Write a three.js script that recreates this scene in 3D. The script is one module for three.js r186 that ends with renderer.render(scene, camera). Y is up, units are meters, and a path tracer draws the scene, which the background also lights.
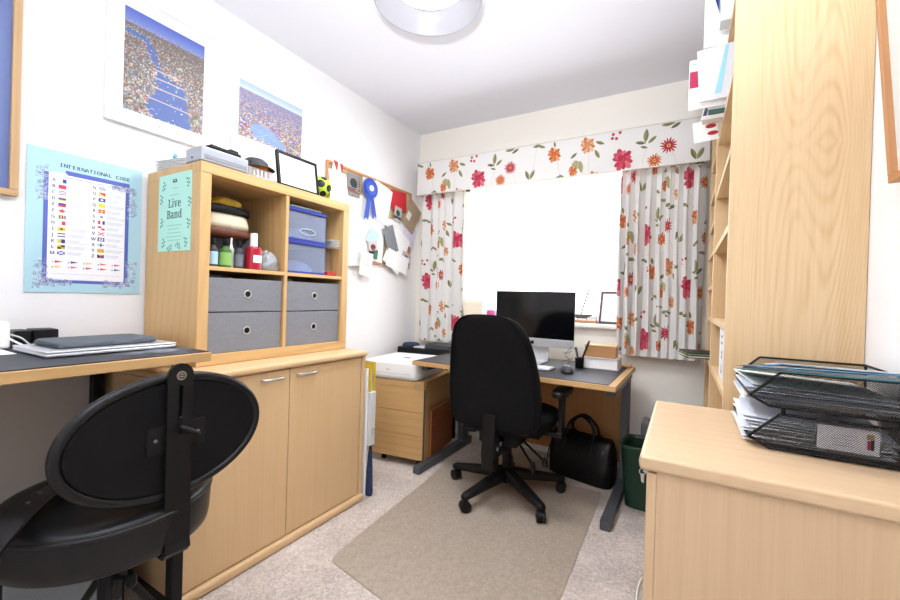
import * as THREE from 'three';
import { RoundedBoxGeometry } from 'three/addons/geometries/RoundedBoxGeometry.js';
import { mergeGeometries } from 'three/addons/utils/BufferGeometryUtils.js';
import { RectAreaLightUniformsLib } from 'three/addons/lights/RectAreaLightUniformsLib.js';

// ---------- camera, daylight, exposure ----------
const scene = new THREE.Scene();
const camera = new THREE.PerspectiveCamera(72.8, 1.5, 0.05, 60);
camera.position.set(2.0234, 1.0961, 2.92);
camera.up.set(-0.0287, 0.9995, 0.0108);
camera.lookAt(2.0234 - 0.49883, 1.0961 - 0.00497, 2.92 - 0.86668);
const renderer = new THREE.WebGLRenderer();
renderer.toneMapping = THREE.LinearToneMapping;
renderer.toneMappingExposure = 1.37;
renderer.shadowMap.enabled = true;
RectAreaLightUniformsLib.init();
scene.background = new THREE.Color().setRGB(1.75, 1.8, 1.86);      // bright overcast sky
const WIN = { x0: 0.36, x1: 1.86, y0: 0.95, y1: 2.06 };
const daylight = new THREE.RectAreaLight(new THREE.Color().setRGB(0.93, 0.98, 1.06), 3.3, WIN.x1 - WIN.x0 - 0.1, WIN.y1 - WIN.y0 - 0.1);
daylight.position.set((WIN.x0 + WIN.x1) / 2, (WIN.y0 + WIN.y1) / 2, -0.16);
daylight.lookAt((WIN.x0 + WIN.x1) / 2, (WIN.y0 + WIN.y1) / 2, 2);
scene.add(daylight);
const LAMP_POWER = 70, FILL_POWER = 17;

// ---------- helpers ----------
const V = (x, y, z) => new THREE.Vector3(x, y, z);
let seed = 7;
const rnd = () => { seed = (seed + 0x6d2b79f5) | 0; let t = Math.imul(seed ^ (seed >>> 15), 1 | seed); t = (t + Math.imul(t ^ (t >>> 7), 61 | t)) ^ t; return ((t ^ (t >>> 14)) >>> 0) / 4294967296; };
const rr = (a, b) => a + (b - a) * rnd();
const hash = (i, j, s) => { let h = (Math.imul(i, 374761393) + Math.imul(j, 668265263) + Math.imul(s, 1442695041)) | 0; h = Math.imul(h ^ (h >>> 13), 1274126177); return ((h ^ (h >>> 16)) >>> 0) / 4294967296; };
const noise = (x, y, s = 1) => { const i = Math.floor(x), j = Math.floor(y), u = x - i, v = y - j, a = u * u * (3 - 2 * u), b = v * v * (3 - 2 * v); const l = (p, q, t) => p + (q - p) * t; return l(l(hash(i, j, s), hash(i + 1, j, s), a), l(hash(i, j + 1, s), hash(i + 1, j + 1, s), a), b); };
const fbm = (x, y, s, o = 4) => { let v = 0, a = 0.5, n = 0; for (let k = 0; k < o; k++) { v += a * noise(x, y, s + k); n += a; x *= 2.03; y *= 2.03; a *= 0.5; } return v / n; };
const lin = (hex) => new THREE.Color(hex);
function mat(color, o = {}) { const m = new THREE.MeshPhysicalMaterial({ color, roughness: 0.6, ...o }); return m; }
const flat = (g) => { const n = g.index ? g.toNonIndexed() : g; for (const k of Object.keys(n.attributes)) if (!['position', 'normal', 'uv'].includes(k)) n.deleteAttribute(k); if (!n.attributes.uv) n.setAttribute('uv', new THREE.BufferAttribute(new Float32Array(n.attributes.position.count * 2), 2)); return n; };
const merge = (gs) => (Array.isArray(gs) ? (gs.length > 1 ? mergeGeometries(gs.map(flat)) : gs[0]) : gs);
const used = new Map();
function numbered(name) { const n = used.get(name) ?? 0; used.set(name, n + 1); return n ? `${name}_${String(n).padStart(3, '0')}` : name; }
function add(o, parent) { (parent ?? scene).add(o); return o; }
function obj(name, gs, m, parent) {
  const o = new THREE.Mesh(merge(gs), m); o.castShadow = o.receiveShadow = true;
  o.name = parent ? name : numbered(name); return add(o, parent);
}
function tag(o, label, category, group) { o.userData.label = label; o.userData.category = category; if (group) o.userData.group = group; return o; }
function thing(name, label, category, pos = [0, 0, 0], turn = 0, group) { const o = new THREE.Group(); o.name = numbered(name); o.position.set(...pos); o.rotation.y = turn; scene.add(o); return tag(o, label, category, group); }
function struct(name, gs, m) { const o = obj(name, gs, m); o.userData.kind = 'structure'; return o; }
function bx(x0, x1, y0, y1, z0, z1, r = 0.002, seg = 1) {   // box by its extents
  const w = x1 - x0, h = y1 - y0, d = z1 - z0, k = Math.min(r, w * 0.45, h * 0.45, d * 0.45);
  return (k > 0 ? new RoundedBoxGeometry(w, h, d, seg, k) : new THREE.BoxGeometry(w, h, d)).translate((x0 + x1) / 2, (y0 + y1) / 2, (z0 + z1) / 2);
}
function grain(g, axis = 'y', shift = 0) {                       // uv in metres, v along the grain
  g = flat(g); const p = g.attributes.position, uv = g.attributes.uv, ai = 'xyz'.indexOf(axis), q = ['getX', 'getY', 'getZ'];
  const A = V(), B = V(), C = V();
  for (let i = 0; i < p.count; i += 3) {
    A.fromBufferAttribute(p, i); B.fromBufferAttribute(p, i + 1); C.fromBufferAttribute(p, i + 2);
    const n = B.clone().sub(A).cross(C.clone().sub(A)); const a = [Math.abs(n.x), Math.abs(n.y), Math.abs(n.z)];
    const k = a.indexOf(Math.max(...a)); const rest = [0, 1, 2].filter((t) => t !== k);
    const v = rest.includes(ai) ? ai : rest[1], u = rest.find((t) => t !== v);
    for (let j = 0; j < 3; j++) uv.setXY(i + j, p[q[u]](i + j) + shift + k * 0.31, p[q[v]](i + j) + shift * 1.7);
  }
  return g;
}
const wbx = (axis, shift, ...a) => grain(bx(...a), axis, shift);
function rod(a, b, r, r2 = r, seg = 12) {
  const d = b.clone().sub(a), g = new THREE.CylinderGeometry(r2, r, d.length(), seg);
  return g.applyQuaternion(new THREE.Quaternion().setFromUnitVectors(V(0, 1, 0), d.clone().normalize())).translate((a.x + b.x) / 2, (a.y + b.y) / 2, (a.z + b.z) / 2);
}
function tube(pts, r, seg = 32, rad = 8, closed = false) { return new THREE.TubeGeometry(new THREE.CatmullRomCurve3(pts.map((p) => (p.isVector3 ? p : V(...p))), closed), seg, r, rad, closed); }
function lathe(pts, seg = 24) { return new THREE.LatheGeometry(pts.map(([x, y]) => new THREE.Vector2(x, y)), seg); }
function rows(list, seg = 40, pw = 2.6) {                        // closed body of superellipse slices stacked in y: {y, hw, hd, cx, cz, p}
  const pos = [], idx = [], uv = [];
  list.forEach((r, j) => { for (let i = 0; i <= seg; i++) { const a = (i / seg) * Math.PI * 2, c = Math.cos(a), s = Math.sin(a), e = 2 / (r.p ?? pw);
    pos.push((r.cx ?? 0) + r.hw * Math.sign(c) * Math.abs(c) ** e, r.y, (r.cz ?? 0) + r.hd * Math.sign(s) * Math.abs(s) ** e); uv.push(a * (r.hw + r.hd) / 2, r.y); } });
  const n = seg + 1;
  for (let j = 0; j < list.length - 1; j++) for (let i = 0; i < seg; i++) { const a = j * n + i, b = a + n; idx.push(a, b, a + 1, a + 1, b, b + 1); }
  [0, list.length - 1].forEach((j, e) => { const r = list[j], c = pos.length / 3; pos.push(r.cx ?? 0, r.y, r.cz ?? 0); uv.push(0, r.y); for (let i = 0; i < seg; i++) { const a = j * n + i; e ? idx.push(c, a + 1, a) : idx.push(c, a, a + 1); } });
  const g = new THREE.BufferGeometry(); g.setAttribute('position', new THREE.Float32BufferAttribute(pos, 3)); g.setAttribute('uv', new THREE.Float32BufferAttribute(uv, 2)); g.setIndex(idx); g.computeVertexNormals(); return g;
}
function extr(pts, depth, o = {}) {                              // polygon in xy extruded along z, centred on z
  const s = new THREE.Shape(pts.map(([x, y]) => new THREE.Vector2(x, y)));
  for (const h of o.holes ?? []) s.holes.push(new THREE.Path(h.map(([x, y]) => new THREE.Vector2(x, y))));
  return new THREE.ExtrudeGeometry(s, { depth, bevelEnabled: !!o.bevel, bevelSize: o.bevel ?? 0, bevelThickness: o.bevel ?? 0, bevelSegments: 2, curveSegments: 16 }).translate(0, 0, -depth / 2);
}
const oval = (cx, cy, rx, ry, n = 24, a0 = 0) => Array.from({ length: n }, (_, i) => [cx + rx * Math.cos(a0 + (i / n) * Math.PI * 2), cy + ry * Math.sin(a0 + (i / n) * Math.PI * 2)]);
function rrect(w, h, r, n = 5, cx = 0, cy = 0) { const o = []; for (let k = 0; k < 4; k++) for (let i = 0; i <= n; i++) { const a = (k + i / n) * Math.PI / 2; o.push([cx + (k === 0 || k === 3 ? w / 2 - r : r - w / 2) + r * Math.cos(a), cy + (k < 2 ? h / 2 - r : r - h / 2) + r * Math.sin(a)]); } return o; }

// ---------- textures ----------
function dataTex(w, h, f, srgb = true) {
  const d = new Uint8Array(w * h * 4);
  for (let j = 0; j < h; j++) for (let i = 0; i < w; i++) { const c = f(i / w, j / h), o = (j * w + i) * 4; d[o] = c[0]; d[o + 1] = c[1]; d[o + 2] = c[2]; d[o + 3] = 255; }
  const t = new THREE.DataTexture(d, w, h); t.magFilter = THREE.LinearFilter; t.wrapS = t.wrapT = THREE.MirroredRepeatWrapping; if (srgb) t.colorSpace = THREE.SRGBColorSpace; t.needsUpdate = true; return t;
}
function woodTex(s, c1, c2, { freq = 14, warp = 3, cath = 0, fine = 0.5, ring = 0.5, sharp = 2.2, rough = 0 } = {}) {
  const W = 0.8, H = 1.6;
  const t = dataTex(448, 896, (u, v) => {
    const x = u * W, y = v * H, n = fbm(x * 3, y * 0.55, s, 3);
    let q = x * freq + n * warp;
    if (cath) for (const [cx, cy, k] of [[0.2, 1.25, 1], [0.55, 0.3, 1.2]]) { const dx = (x - cx) * 11, dy = (y - cy) * 1.3; q += cath * Math.exp(-dx * dx * 0.45) * (dy * k + n * 1.5); }
    q += rough * (noise(x * 26, y * 5, s + 40) - 0.5); const g = (0.35 + 0.65 * noise(x * 60, y * 4, s + 44)) ** (rough ? 1 : 0) * (0.5 + 0.5 * Math.sin(q * Math.PI * 2)) ** sharp, f = 0.6 * noise(x * 420, y * 9, s + 9) + 0.4 * noise(x * 150, y * 3, s + 11), b = fbm(x * 2, y * 0.7, s + 20, 2);
    const m = Math.min(1, Math.max(0, ring * g * (0.4 + b) + fine * (f - 0.35) + 0.25 * (b - 0.5)));
    return [0, 1, 2].map((k) => c1[k] + (c2[k] - c1[k]) * m);
  });
  t.repeat.set(1 / W, 1 / H); return t;
}
function canvas(w, h, draw) { const c = document.createElement('canvas'); c.width = w; c.height = h; draw(c.getContext('2d'), w, h); const t = new THREE.CanvasTexture(c); t.colorSpace = THREE.SRGBColorSpace; t.anisotropy = 8; return t; }
const speck = (c, amp, s, fx = 300, fy = 300) => { const t = dataTex(512, 512, (u, v) => { const n = noise(u * fx, v * fy, s) * 0.65 + noise(u * fx / 3, v * fy / 3, s + 1) * 0.35 - 0.5; return c.map((k) => Math.max(0, Math.min(255, k + n * amp))); }); return t; };

const oakMap = woodTex(3, [222, 191, 146], [194, 154, 104], { freq: 70, warp: 9, cath: 16, fine: 0.5, ring: 0.42, sharp: 2.4, rough: 0.9 });
const M = {
  wall: mat(lin('#f1efed'), { roughness: 0.92 }),
  wallCream: mat(lin('#f4eee2'), { roughness: 0.92 }),
  ceiling: mat(lin('#e7e7ec'), { roughness: 0.95 }),
  white: mat(lin('#f3f3f2'), { roughness: 0.4 }),
  paper: mat(lin('#f4f3f0'), { roughness: 0.85 }),
  oak: mat(0xffffff, { map: oakMap, roughness: 0.5 }),
  birch: mat(0xffffff, { map: woodTex(21, [210, 172, 116], [186, 142, 86], { freq: 20, warp: 2.2, cath: 1.2, fine: 0.3, ring: 0.35 }), roughness: 0.45 }),
  beech: mat(0xffffff, { map: woodTex(41, [217, 182, 136], [199, 160, 114], { freq: 16, warp: 1.5, fine: 0.42, ring: 0.1 }), roughness: 0.42 }),
  beechPale: mat(0xffffff, { map: woodTex(61, [211, 180, 142], [194, 158, 118], { freq: 24, warp: 1.6, fine: 0.55, ring: 0.16 }), roughness: 0.4 }),
  beechGold: mat(0xffffff, { map: woodTex(71, [200, 160, 106], [180, 138, 84], { freq: 22, warp: 2, fine: 0.5, ring: 0.22 }), roughness: 0.45 }),
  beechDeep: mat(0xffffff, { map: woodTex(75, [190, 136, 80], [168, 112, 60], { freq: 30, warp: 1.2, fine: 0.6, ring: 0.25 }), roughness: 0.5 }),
  burl: mat(0xffffff, { map: woodTex(91, [150, 82, 38], [92, 42, 16], { freq: 18, warp: 16, fine: 0.4, ring: 0.8 }), roughness: 0.35 }),
  frameWood: mat(0xffffff, { map: woodTex(95, [196, 142, 92], [170, 112, 66], { freq: 30, warp: 1.5, fine: 0.5, ring: 0.3 }), roughness: 0.45 }),
  frameOak: mat(0xffffff, { map: woodTex(97, [202, 166, 120], [176, 138, 92], { freq: 30, warp: 1.5, fine: 0.5, ring: 0.3 }), roughness: 0.45 }),
  blackFabric: mat(0xffffff, { map: speck([18, 18, 19], 10, 5, 400, 400), roughness: 0.95, specularIntensity: 0.4 }),
  blackLeather: mat(lin('#08080a'), { roughness: 0.38, specularIntensity: 0.75 }),
  blackPlastic: mat(lin('#0e0e0f'), { roughness: 0.45, specularIntensity: 0.6 }),
  blackMetal: mat(lin('#0c0c0d'), { roughness: 0.5, specularIntensity: 0.5 }),
  greySteel: mat(lin('#55585c'), { roughness: 0.5, metalness: 0.25 }),
  steel: mat(lin('#c9c9c6'), { roughness: 0.3, metalness: 0.9 }),
  silver: mat(lin('#cfd0d1'), { roughness: 0.35, metalness: 0.55 }),
  greyFabric: mat(0xffffff, { map: speck([130, 131, 136], 11, 8, 500, 160), roughness: 0.95 }),
  greyEdge: mat(lin('#6c6d72'), { roughness: 0.95 }),
  glass: mat(0xffffff, { transmission: 1, roughness: 0.0, thickness: 0, ior: 1.45 }),
  clearPlastic: mat(lin('#dfe6f2'), { transmission: 0.75, roughness: 0.25, thickness: 0 }),
  blue: mat(lin('#24328c'), { roughness: 0.4 }),
  screen: mat(lin('#07080b'), { roughness: 0.12 }),
  green: mat(lin('#0d3322'), { roughness: 0.4 }),
  red: mat(lin('#b5202c'), { roughness: 0.5 }),
  yellow: mat(lin('#d9b93a'), { roughness: 0.6 }),
  brown: mat(lin('#6b3a28'), { roughness: 0.45 }),
  cream: mat(lin('#d8cbb2'), { roughness: 0.7 }),
  navy: mat(lin('#20304f'), { roughness: 0.7 }),
  charcoal: mat(lin('#34363a'), { roughness: 0.6 }),
  kraft: mat(lin('#b0926a'), { roughness: 0.85 }),
};
{ const b = speck([128, 128, 128], 120, 12, 420, 420); b.colorSpace = THREE.NoColorSpace; b.repeat.set(3, 3); M.blackFabric.bumpMap = b; M.blackFabric.bumpScale = 0.0006; }

// ---------- the room ----------
{
  const carpet = dataTex(1024, 1024, (u, v) => { const n = noise(u * 512, v * 512, 3) * 0.5 + noise(u * 190, v * 190, 4) * 0.3 + fbm(u * 14, v * 14, 5, 3) * 0.5 - 0.65; return [201 + n * 74, 188 + n * 72, 177 + n * 70]; });
  carpet.repeat.set(1 / 2, 1 / 2);
  const cb = dataTex(1024, 1024, (u, v) => { const n = 255 * (noise(u * 512, v * 512, 3) * 0.6 + noise(u * 190, v * 190, 4) * 0.4); return [n, n, n]; }, false); cb.repeat.set(1 / 2, 1 / 2);
  struct('floor', grain(bx(-0.1, 2.55, -0.1, 0, -0.28, 3.7, 0), 'z'), mat(0xffffff, { map: carpet, bumpMap: cb, bumpScale: 0.004, roughness: 1 }));
  struct('ceiling', bx(-0.1, 2.55, 2.5, 2.6, -0.28, 3.7, 0), M.ceiling);
  struct('wall_left', bx(-0.1, 0, 0, 2.5, 0, 3.6, 0), M.wall);
  struct('wall_right', bx(2.45, 2.55, 0, 2.5, 0, 3.6, 0), M.wall);
  struct('wall_front', bx(-0.1, 2.55, 0, 2.5, 3.6, 3.7, 0), M.wall);
  struct('wall_back', [bx(-0.1, 2.55, 0, WIN.y0, -0.28, 0, 0), bx(-0.1, 2.55, WIN.y1, 2.5, -0.28, 0, 0), bx(-0.1, WIN.x0, WIN.y0, WIN.y1, -0.28, 0, 0), bx(WIN.x1, 2.55, WIN.y0, WIN.y1, -0.28, 0, 0)], M.wallCream);
  const w = new THREE.Group(); w.name = 'window_1'; w.userData.kind = 'structure'; scene.add(w);
  const { x0, x1, y0, y1 } = WIN, xm = (x0 + x1) / 2;
  obj('window_frame', [bx(x0, x1, y0, y0 + 0.045, -0.25, -0.19), bx(x0, x1, y1 - 0.045, y1, -0.25, -0.19), bx(x0, x0 + 0.045, y0, y1, -0.25, -0.19), bx(x1 - 0.045, x1, y0, y1, -0.25, -0.19)], M.white, w);
  obj('mullion', bx(xm - 0.025, xm + 0.025, y0 + 0.045, y1 - 0.045, -0.25, -0.19), M.white, w);
  obj('pane', bx(x0 + 0.045, xm - 0.025, y0 + 0.045, y1 - 0.045, -0.224, -0.22, 0), M.glass, w);
  obj('pane', bx(xm + 0.025, x1 - 0.045, y0 + 0.045, y1 - 0.045, -0.224, -0.22, 0), M.glass, w);
  struct('trim_1', bx(x0 - 0.05, x1 + 0.05, y0 - 0.028, y0, -0.19, 0.06, 0.008, 3), M.white);           // window sill
  struct('baseboard_back', bx(0, 2.45, 0, 0.09, 0, 0.014, 0.004), M.white);
  struct('baseboard_left', bx(0, 0.014, 0, 0.09, 0.014, 3.6, 0.004), M.white);
}
{ // ceiling lamp
  const t = thing('ceiling_lamp', 'round ceiling light with a bright centre and a grey glass rim', 'lamp', [1.02, 2.5, 1.45]);
  obj('ceiling_plate', lathe([[0, 0], [0.07, 0], [0.07, -0.03], [0, -0.03]]), M.white, t);
  obj('glass_rim', lathe([[0.165, -0.035], [0.19, -0.06], [0.225, -0.12], [0.232, -0.123], [0.235, -0.118], [0.2, -0.055], [0.17, -0.03], [0.165, -0.035]], 64), mat(lin('#b3b2b7'), { roughness: 0.4 }), t);
  obj('lamp_diffuser', lathe([[0, -0.085], [0.06, -0.082], [0.12, -0.07], [0.16, -0.045], [0.168, -0.03], [0, -0.03]], 48), mat(0xffffff, { emissive: new THREE.Color(1, 0.97, 0.92), emissiveIntensity: 1.0, roughness: 0.4 }), t);
  const l = new THREE.RectAreaLight(new THREE.Color().setRGB(0.955, 0.985, 1.03), LAMP_POWER, 0.26, 0.26); l.name = 'lamp_bulb'; l.position.set(0, -0.128, 0); l.rotation.x = -Math.PI / 2; t.add(l);
}
{ // two-headed uplighter added out of view as fill light, washing the ceiling
  const t = thing('fill_uplighter', 'added unseen fill lamp with two ceiling-facing heads behind the viewer', 'lamp', [1.5, 0, 3.25]);
  obj('foot', lathe([[0, 0], [0.13, 0], [0.13, 0.012], [0.02, 0.025], [0, 0.025]], 40), M.silver, t); obj('pole', rod(V(0, 0.02, 0), V(0, 1.6, 0), 0.012), M.silver, t);
  const glow = mat(0xffffff, { emissive: new THREE.Color(1, 0.98, 0.95), emissiveIntensity: 2, roughness: 0.5 });
  const head = (p, dir, r, angle, power) => {
    const h = new THREE.Group(); h.name = 'fill_head'; h.position.copy(p); h.quaternion.setFromUnitVectors(V(0, 1, 0), dir.clone().normalize()); t.add(h);
    obj('bowl', lathe([[0, -0.02], [r * 0.3, -0.015], [r * 0.75, 0.03], [r, 0.1], [r * 0.97, 0.1], [r * 0.72, 0.037], [r * 0.3, -0.007], [0, -0.01]], 40), M.silver, h);
    obj('fill_disc', new THREE.CylinderGeometry(r * 0.6, r * 0.6, 0.01, 32).translate(0, 0.04, 0), glow, h);
    const l = new THREE.SpotLight(new THREE.Color().setRGB(0.93, 0.98, 1.07), power, 0, angle, 1, 2); l.name = 'fill_spot'; l.position.set(0, 0.06, 0); l.target.position.set(0, 1, 0); l.castShadow = true; l.shadow.radius = 4; h.add(l); h.add(l.target);
  };
  head(V(0, 1.6, 0), V(0, 1, 0), 0.15, 1.15, FILL_POWER * 0.8);
  obj('side_arm', rod(V(0, 1.3, 0), V(0.45, 1.34, -0.18), 0.009), M.silver, t); head(V(0.46, 1.36, -0.19), V(-0.3, 1.15, -0.75), 0.09, 1.0, FILL_POWER * 0.97);
}

// ---------- window dressing: one floral print ----------
const TILE_W = 1.01, TILE_H = 0.66;
const floral = canvas(1616, 1056, (g, W, H) => {
  g.fillStyle = '#dedcd7'; g.fillRect(0, 0, W, H);
  const S = W / TILE_W;
  const leaf = (x, y, l0, a, c) => { const l = l0 * 1.22; g.save(); g.translate(x, y); g.rotate(a); g.beginPath(); g.moveTo(-l / 2, 0); g.quadraticCurveTo(0, -l * 0.34, l / 2, 0); g.quadraticCurveTo(0, l * 0.34, -l / 2, 0); g.fillStyle = c; g.fill(); g.strokeStyle = '#6d6a48'; g.lineWidth = 1.6; g.beginPath(); g.moveTo(-l / 2, 0); g.lineTo(l / 2, 0); g.stroke(); g.globalAlpha = 0.4; g.fillStyle = '#b0aa80'; g.beginPath(); g.moveTo(-l / 2, 0); g.quadraticCurveTo(0, -l * 0.3, l / 2, 0); g.fill(); g.restore(); };
  const daisy = (x, y, r, c1, c2) => { for (let k = 0; k < 14; k++) { const a = k / 14 * Math.PI * 2; g.save(); g.translate(x, y); g.rotate(a); g.beginPath(); g.moveTo(0, 0); g.quadraticCurveTo(r * 0.6, -r * 0.2, r * (0.9 + 0.15 * (k % 3) / 2), 0); g.quadraticCurveTo(r * 0.6, r * 0.2, 0, 0); g.fillStyle = k % 2 ? c1 : c2; g.fill(); g.restore(); } g.fillStyle = '#d8a85a'; g.beginPath(); g.arc(x, y, r * 0.22, 0, 7); g.fill(); g.fillStyle = '#8c4a30'; g.beginPath(); g.arc(x, y, r * 0.1, 0, 7); g.fill(); };
  const peony = (x, y, r0, c) => { const r = r0 * 1.12; for (let k = 0; k < 11; k++) { const a = -2.9 + k * 0.53, q = r * (0.75 + 0.3 * ((k * 7) % 5) / 5); g.save(); g.translate(x, y + r * 0.1); g.rotate(a); g.beginPath(); g.ellipse(q * 0.6, 0, q * 0.5, q * 0.26, 0, 0, 7); g.fillStyle = c[k % c.length]; g.fill(); g.restore(); } g.fillStyle = c[0]; g.beginPath(); g.arc(x, y, r * 0.35, 0, 7); g.fill(); g.strokeStyle = 'rgba(255,235,215,.55)'; g.lineWidth = 2; for (let k = 0; k < 5; k++) { g.beginPath(); g.arc(x, y, r * (0.15 + 0.12 * k), k, k + 1.4); g.stroke(); } };
  const R = ['#ad2f46', '#c34a5c', '#b63850', '#cc6b72'], O = ['#bd5f30', '#cb7c4a', '#b25430', '#d29a66'], PCH = ['#c58256', '#d3a27c', '#ba7046', '#d8b08c'];
  const GL = ['#6a6942', '#79754c', '#5c5d40', '#74724c'];
  const set = (ox, oy) => {
    const at = (x, y) => [ox + x * S, oy - y * S];
    g.strokeStyle = '#b3a890'; g.lineWidth = 2.2;
    const curve = (a, b, c, d) => { g.beginPath(); g.moveTo(...at(...a)); g.bezierCurveTo(...at(...b), ...at(...c), ...at(...d)); g.stroke(); };
    curve([0.22, 0.11], [0.26, 0.04], [0.2, -0.06], [0.26, -0.12]); curve([0.69, 0.05], [0.74, 0.0], [0.72, -0.1], [0.8, -0.14]); curve([0.84, -0.03], [0.9, 0.06], [0.86, 0.12], [0.9, 0.17]); curve([0.0, 0.1], [0.05, 0.02], [0.02, -0.04], [0.08, -0.1]); curve([0.43, -0.02], [0.42, -0.1], [0.5, -0.13], [0.48, -0.18]); curve([0.57, 0.1], [0.58, 0.02], [0.54, -0.02], [0.56, -0.06]);
    peony(...at(0, 0.1), 0.046 * S, O); leaf(...at(0.005, 0.165), 0.036 * S, 1.4, GL[0]);
    peony(...at(0.22, 0.13), 0.048 * S, PCH); leaf(...at(0.285, 0.06), 0.055 * S, 1.1, GL[1]); leaf(...at(0.3, 0.13), 0.05 * S, 0.4, GL[3]); leaf(...at(0.135, 0.07), 0.045 * S, -0.7, GL[2]);
    for (let k = -3; k <= 3; k++) leaf(...at(0.165 + k * 0.006, 0.0 + 0.01 * Math.cos(k)), 0.07 * S, 0.6 + k * 0.28, ['#9a9468', '#b0a87c'][(k + 3) % 2]);
    for (const [a, b] of [[0.38, 0.17], [0.4, 0.14], [0.42, 0.175], [0.375, 0.145]]) { g.fillStyle = '#b23a4c'; g.beginPath(); g.arc(...at(a, b), 0.0095 * S, 0, 7); g.fill(); }
    peony(...at(0.435, 0.006), 0.062 * S, R);
    leaf(...at(0.57, 0.13), 0.07 * S, -1.5, GL[1]); leaf(...at(0.54, 0.09), 0.05 * S, 0.2, GL[2]); leaf(...at(0.605, 0.1), 0.05 * S, -0.7, GL[3]); leaf(...at(0.56, 0.06), 0.036 * S, 0.3, GL[0]);
    daisy(...at(0.695, 0.05), 0.05 * S, '#9c1c30', '#b53144'); daisy(...at(0.62, -0.03), 0.045 * S, '#b84c1e', '#c86a34');
    leaf(...at(0.69, 0.18), 0.06 * S, -0.1, GL[1]); leaf(...at(0.73, 0.165), 0.05 * S, -0.5, GL[2]); leaf(...at(0.89, 0.175), 0.05 * S, -0.1, GL[0]); leaf(...at(0.925, 0.165), 0.045 * S, 0.3, GL[3]);
    leaf(...at(0.825, -0.02), 0.06 * S, 1.2, GL[0]); leaf(...at(0.86, -0.02), 0.06 * S, -1.1, GL[1]);
    peony(...at(0.265, -0.085), 0.036 * S, PCH); leaf(...at(0.03, -0.065), 0.045 * S, -0.6, GL[2]); leaf(...at(0.06, -0.06), 0.04 * S, 0.7, GL[1]); leaf(...at(0.12, -0.12), 0.05 * S, 0.1, '#8d8a80'); peony(...at(0.13, -0.03), 0.03 * S, O);
  };
  for (const [a, b] of [[0.1, 0.33], [0.605, 0.66]]) for (const i of [-1, 0, 1]) for (const j of [-1, 0, 1]) set((a + i * TILE_W) * S, (b + j * TILE_H) * S);
});
floral.wrapS = floral.wrapT = THREE.RepeatWrapping; floral.repeat.set(1 / TILE_W, 1 / TILE_H);
const weave = speck([128, 128, 128], 90, 31, 500, 500); weave.colorSpace = THREE.NoColorSpace; weave.repeat.set(8, 8);
const fabric = mat(0xffffff, { map: floral, roughness: 0.95, bumpMap: weave, bumpScale: 0.0004 });
const curtainFabric = mat(0xffffff, { map: floral, roughness: 0.95 , bumpMap: weave, bumpScale: 0.0004 });
{
  const t = thing('pelmet', 'floral fabric pelmet box running above the whole window', 'pelmet');
  const f = (g, ux) => { g = flat(g); const p = g.attributes.position, uv = g.attributes.uv; for (let i = 0; i < p.count; i++) uv.setXY(i, p.getX(i) - 0.114 + (0.16 - p.getZ(i)) * ux, p.getY(i) - 2.0 + 0.33 + TILE_H * 2); return g; };
  obj('front_panel', f(bx(0.09, 2.13, 1.932, 2.19, 0.145, 0.163, 0.006, 2), -1), fabric, t);
  obj('end_panel', f(bx(0.09, 0.108, 1.932, 2.19, 0.001, 0.145, 0.004), 1), fabric, t);
  obj('end_panel', f(bx(2.122, 2.13, 1.932, 2.19, 0.001, 0.145, 0.004), 1), fabric, t);
  obj('top_board', bx(0.108, 2.122, 2.165, 2.183, 0.001, 0.145), M.white, t);
  obj('piping', [rod(V(0.09, 1.932, 0.163), V(2.13, 1.932, 0.163), 0.004, 0.004, 8), rod(V(0.09, 2.19, 0.163), V(2.13, 2.19, 0.163), 0.004, 0.004, 8)], mat(lin('#d9d3c8'), { roughness: 0.9 }), t);
}
function curtain(label, x0, x1, yb, folds, amp, u0, v0) {
  const t = thing('curtain', label, 'curtain'); const n = 160, m = 44, pos = [], uv = [], idx = [];
  let arc = 0, lx = 0, lz = 0; const line = [];
  for (let i = 0; i <= n; i++) { const s = i / n, ph = s * folds * Math.PI * 2 + 1.1 * Math.sin(s * 9 + u0 * 5), a = amp * (0.75 + 0.45 * Math.sin(s * 7 + u0 * 3)); const x = x0 + (x1 - x0) * s + 0.012 * Math.sin(ph * 2), z = 0.083 + a * Math.sin(ph); if (i) arc += Math.hypot(x - lx, z - lz); lx = x; lz = z; line.push([x, z, arc, ph]); }
  for (let j = 0; j <= m; j++) for (let i = 0; i <= n; i++) { const k = j / m, [x, z, a, ph] = line[i], y0 = yb + 0.006 * Math.sin(ph), y = y0 + (1.96 - y0) * k; const open = 1 + 0.25 * (1 - k) ; pos.push(x + 0.006 * Math.sin(k * 5 + ph), y, 0.083 + (z - 0.083) * open * 0.85); uv.push(a + u0, y + v0); }
  for (let j = 0; j < m; j++) for (let i = 0; i < n; i++) { const a = j * (n + 1) + i, b = a + n + 1; idx.push(a, a + 1, b, a + 1, b + 1, b); }
  const g = new THREE.BufferGeometry(); g.setAttribute('position', new THREE.Float32BufferAttribute(pos, 3)); g.setAttribute('uv', new THREE.Float32BufferAttribute(uv, 2)); g.setIndex(idx); g.computeVertexNormals();
  obj('drape', g, curtainFabric, t);
  const hem = line.filter((_, i) => i % 4 === 0).map(([x, z, a, ph]) => V(x + 0.006 * Math.sin(ph), yb + 0.006 * Math.sin(ph), 0.083 + (z - 0.083) * 1.06));
  obj('hem', tube(hem, 0.003, 160, 6), mat(lin('#dcd7cd'), { roughness: 0.95 }), t);
  obj('curtain_rail', rod(V(x0, 1.955, 0.083), V(x1, 1.955, 0.083), 0.006), M.white, t);
}
curtain('narrow floral curtain hanging in the corner beside the pinboard', 0.112, 0.5, 0.738, 5.3, 0.03, 0.45, 0.42);
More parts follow.
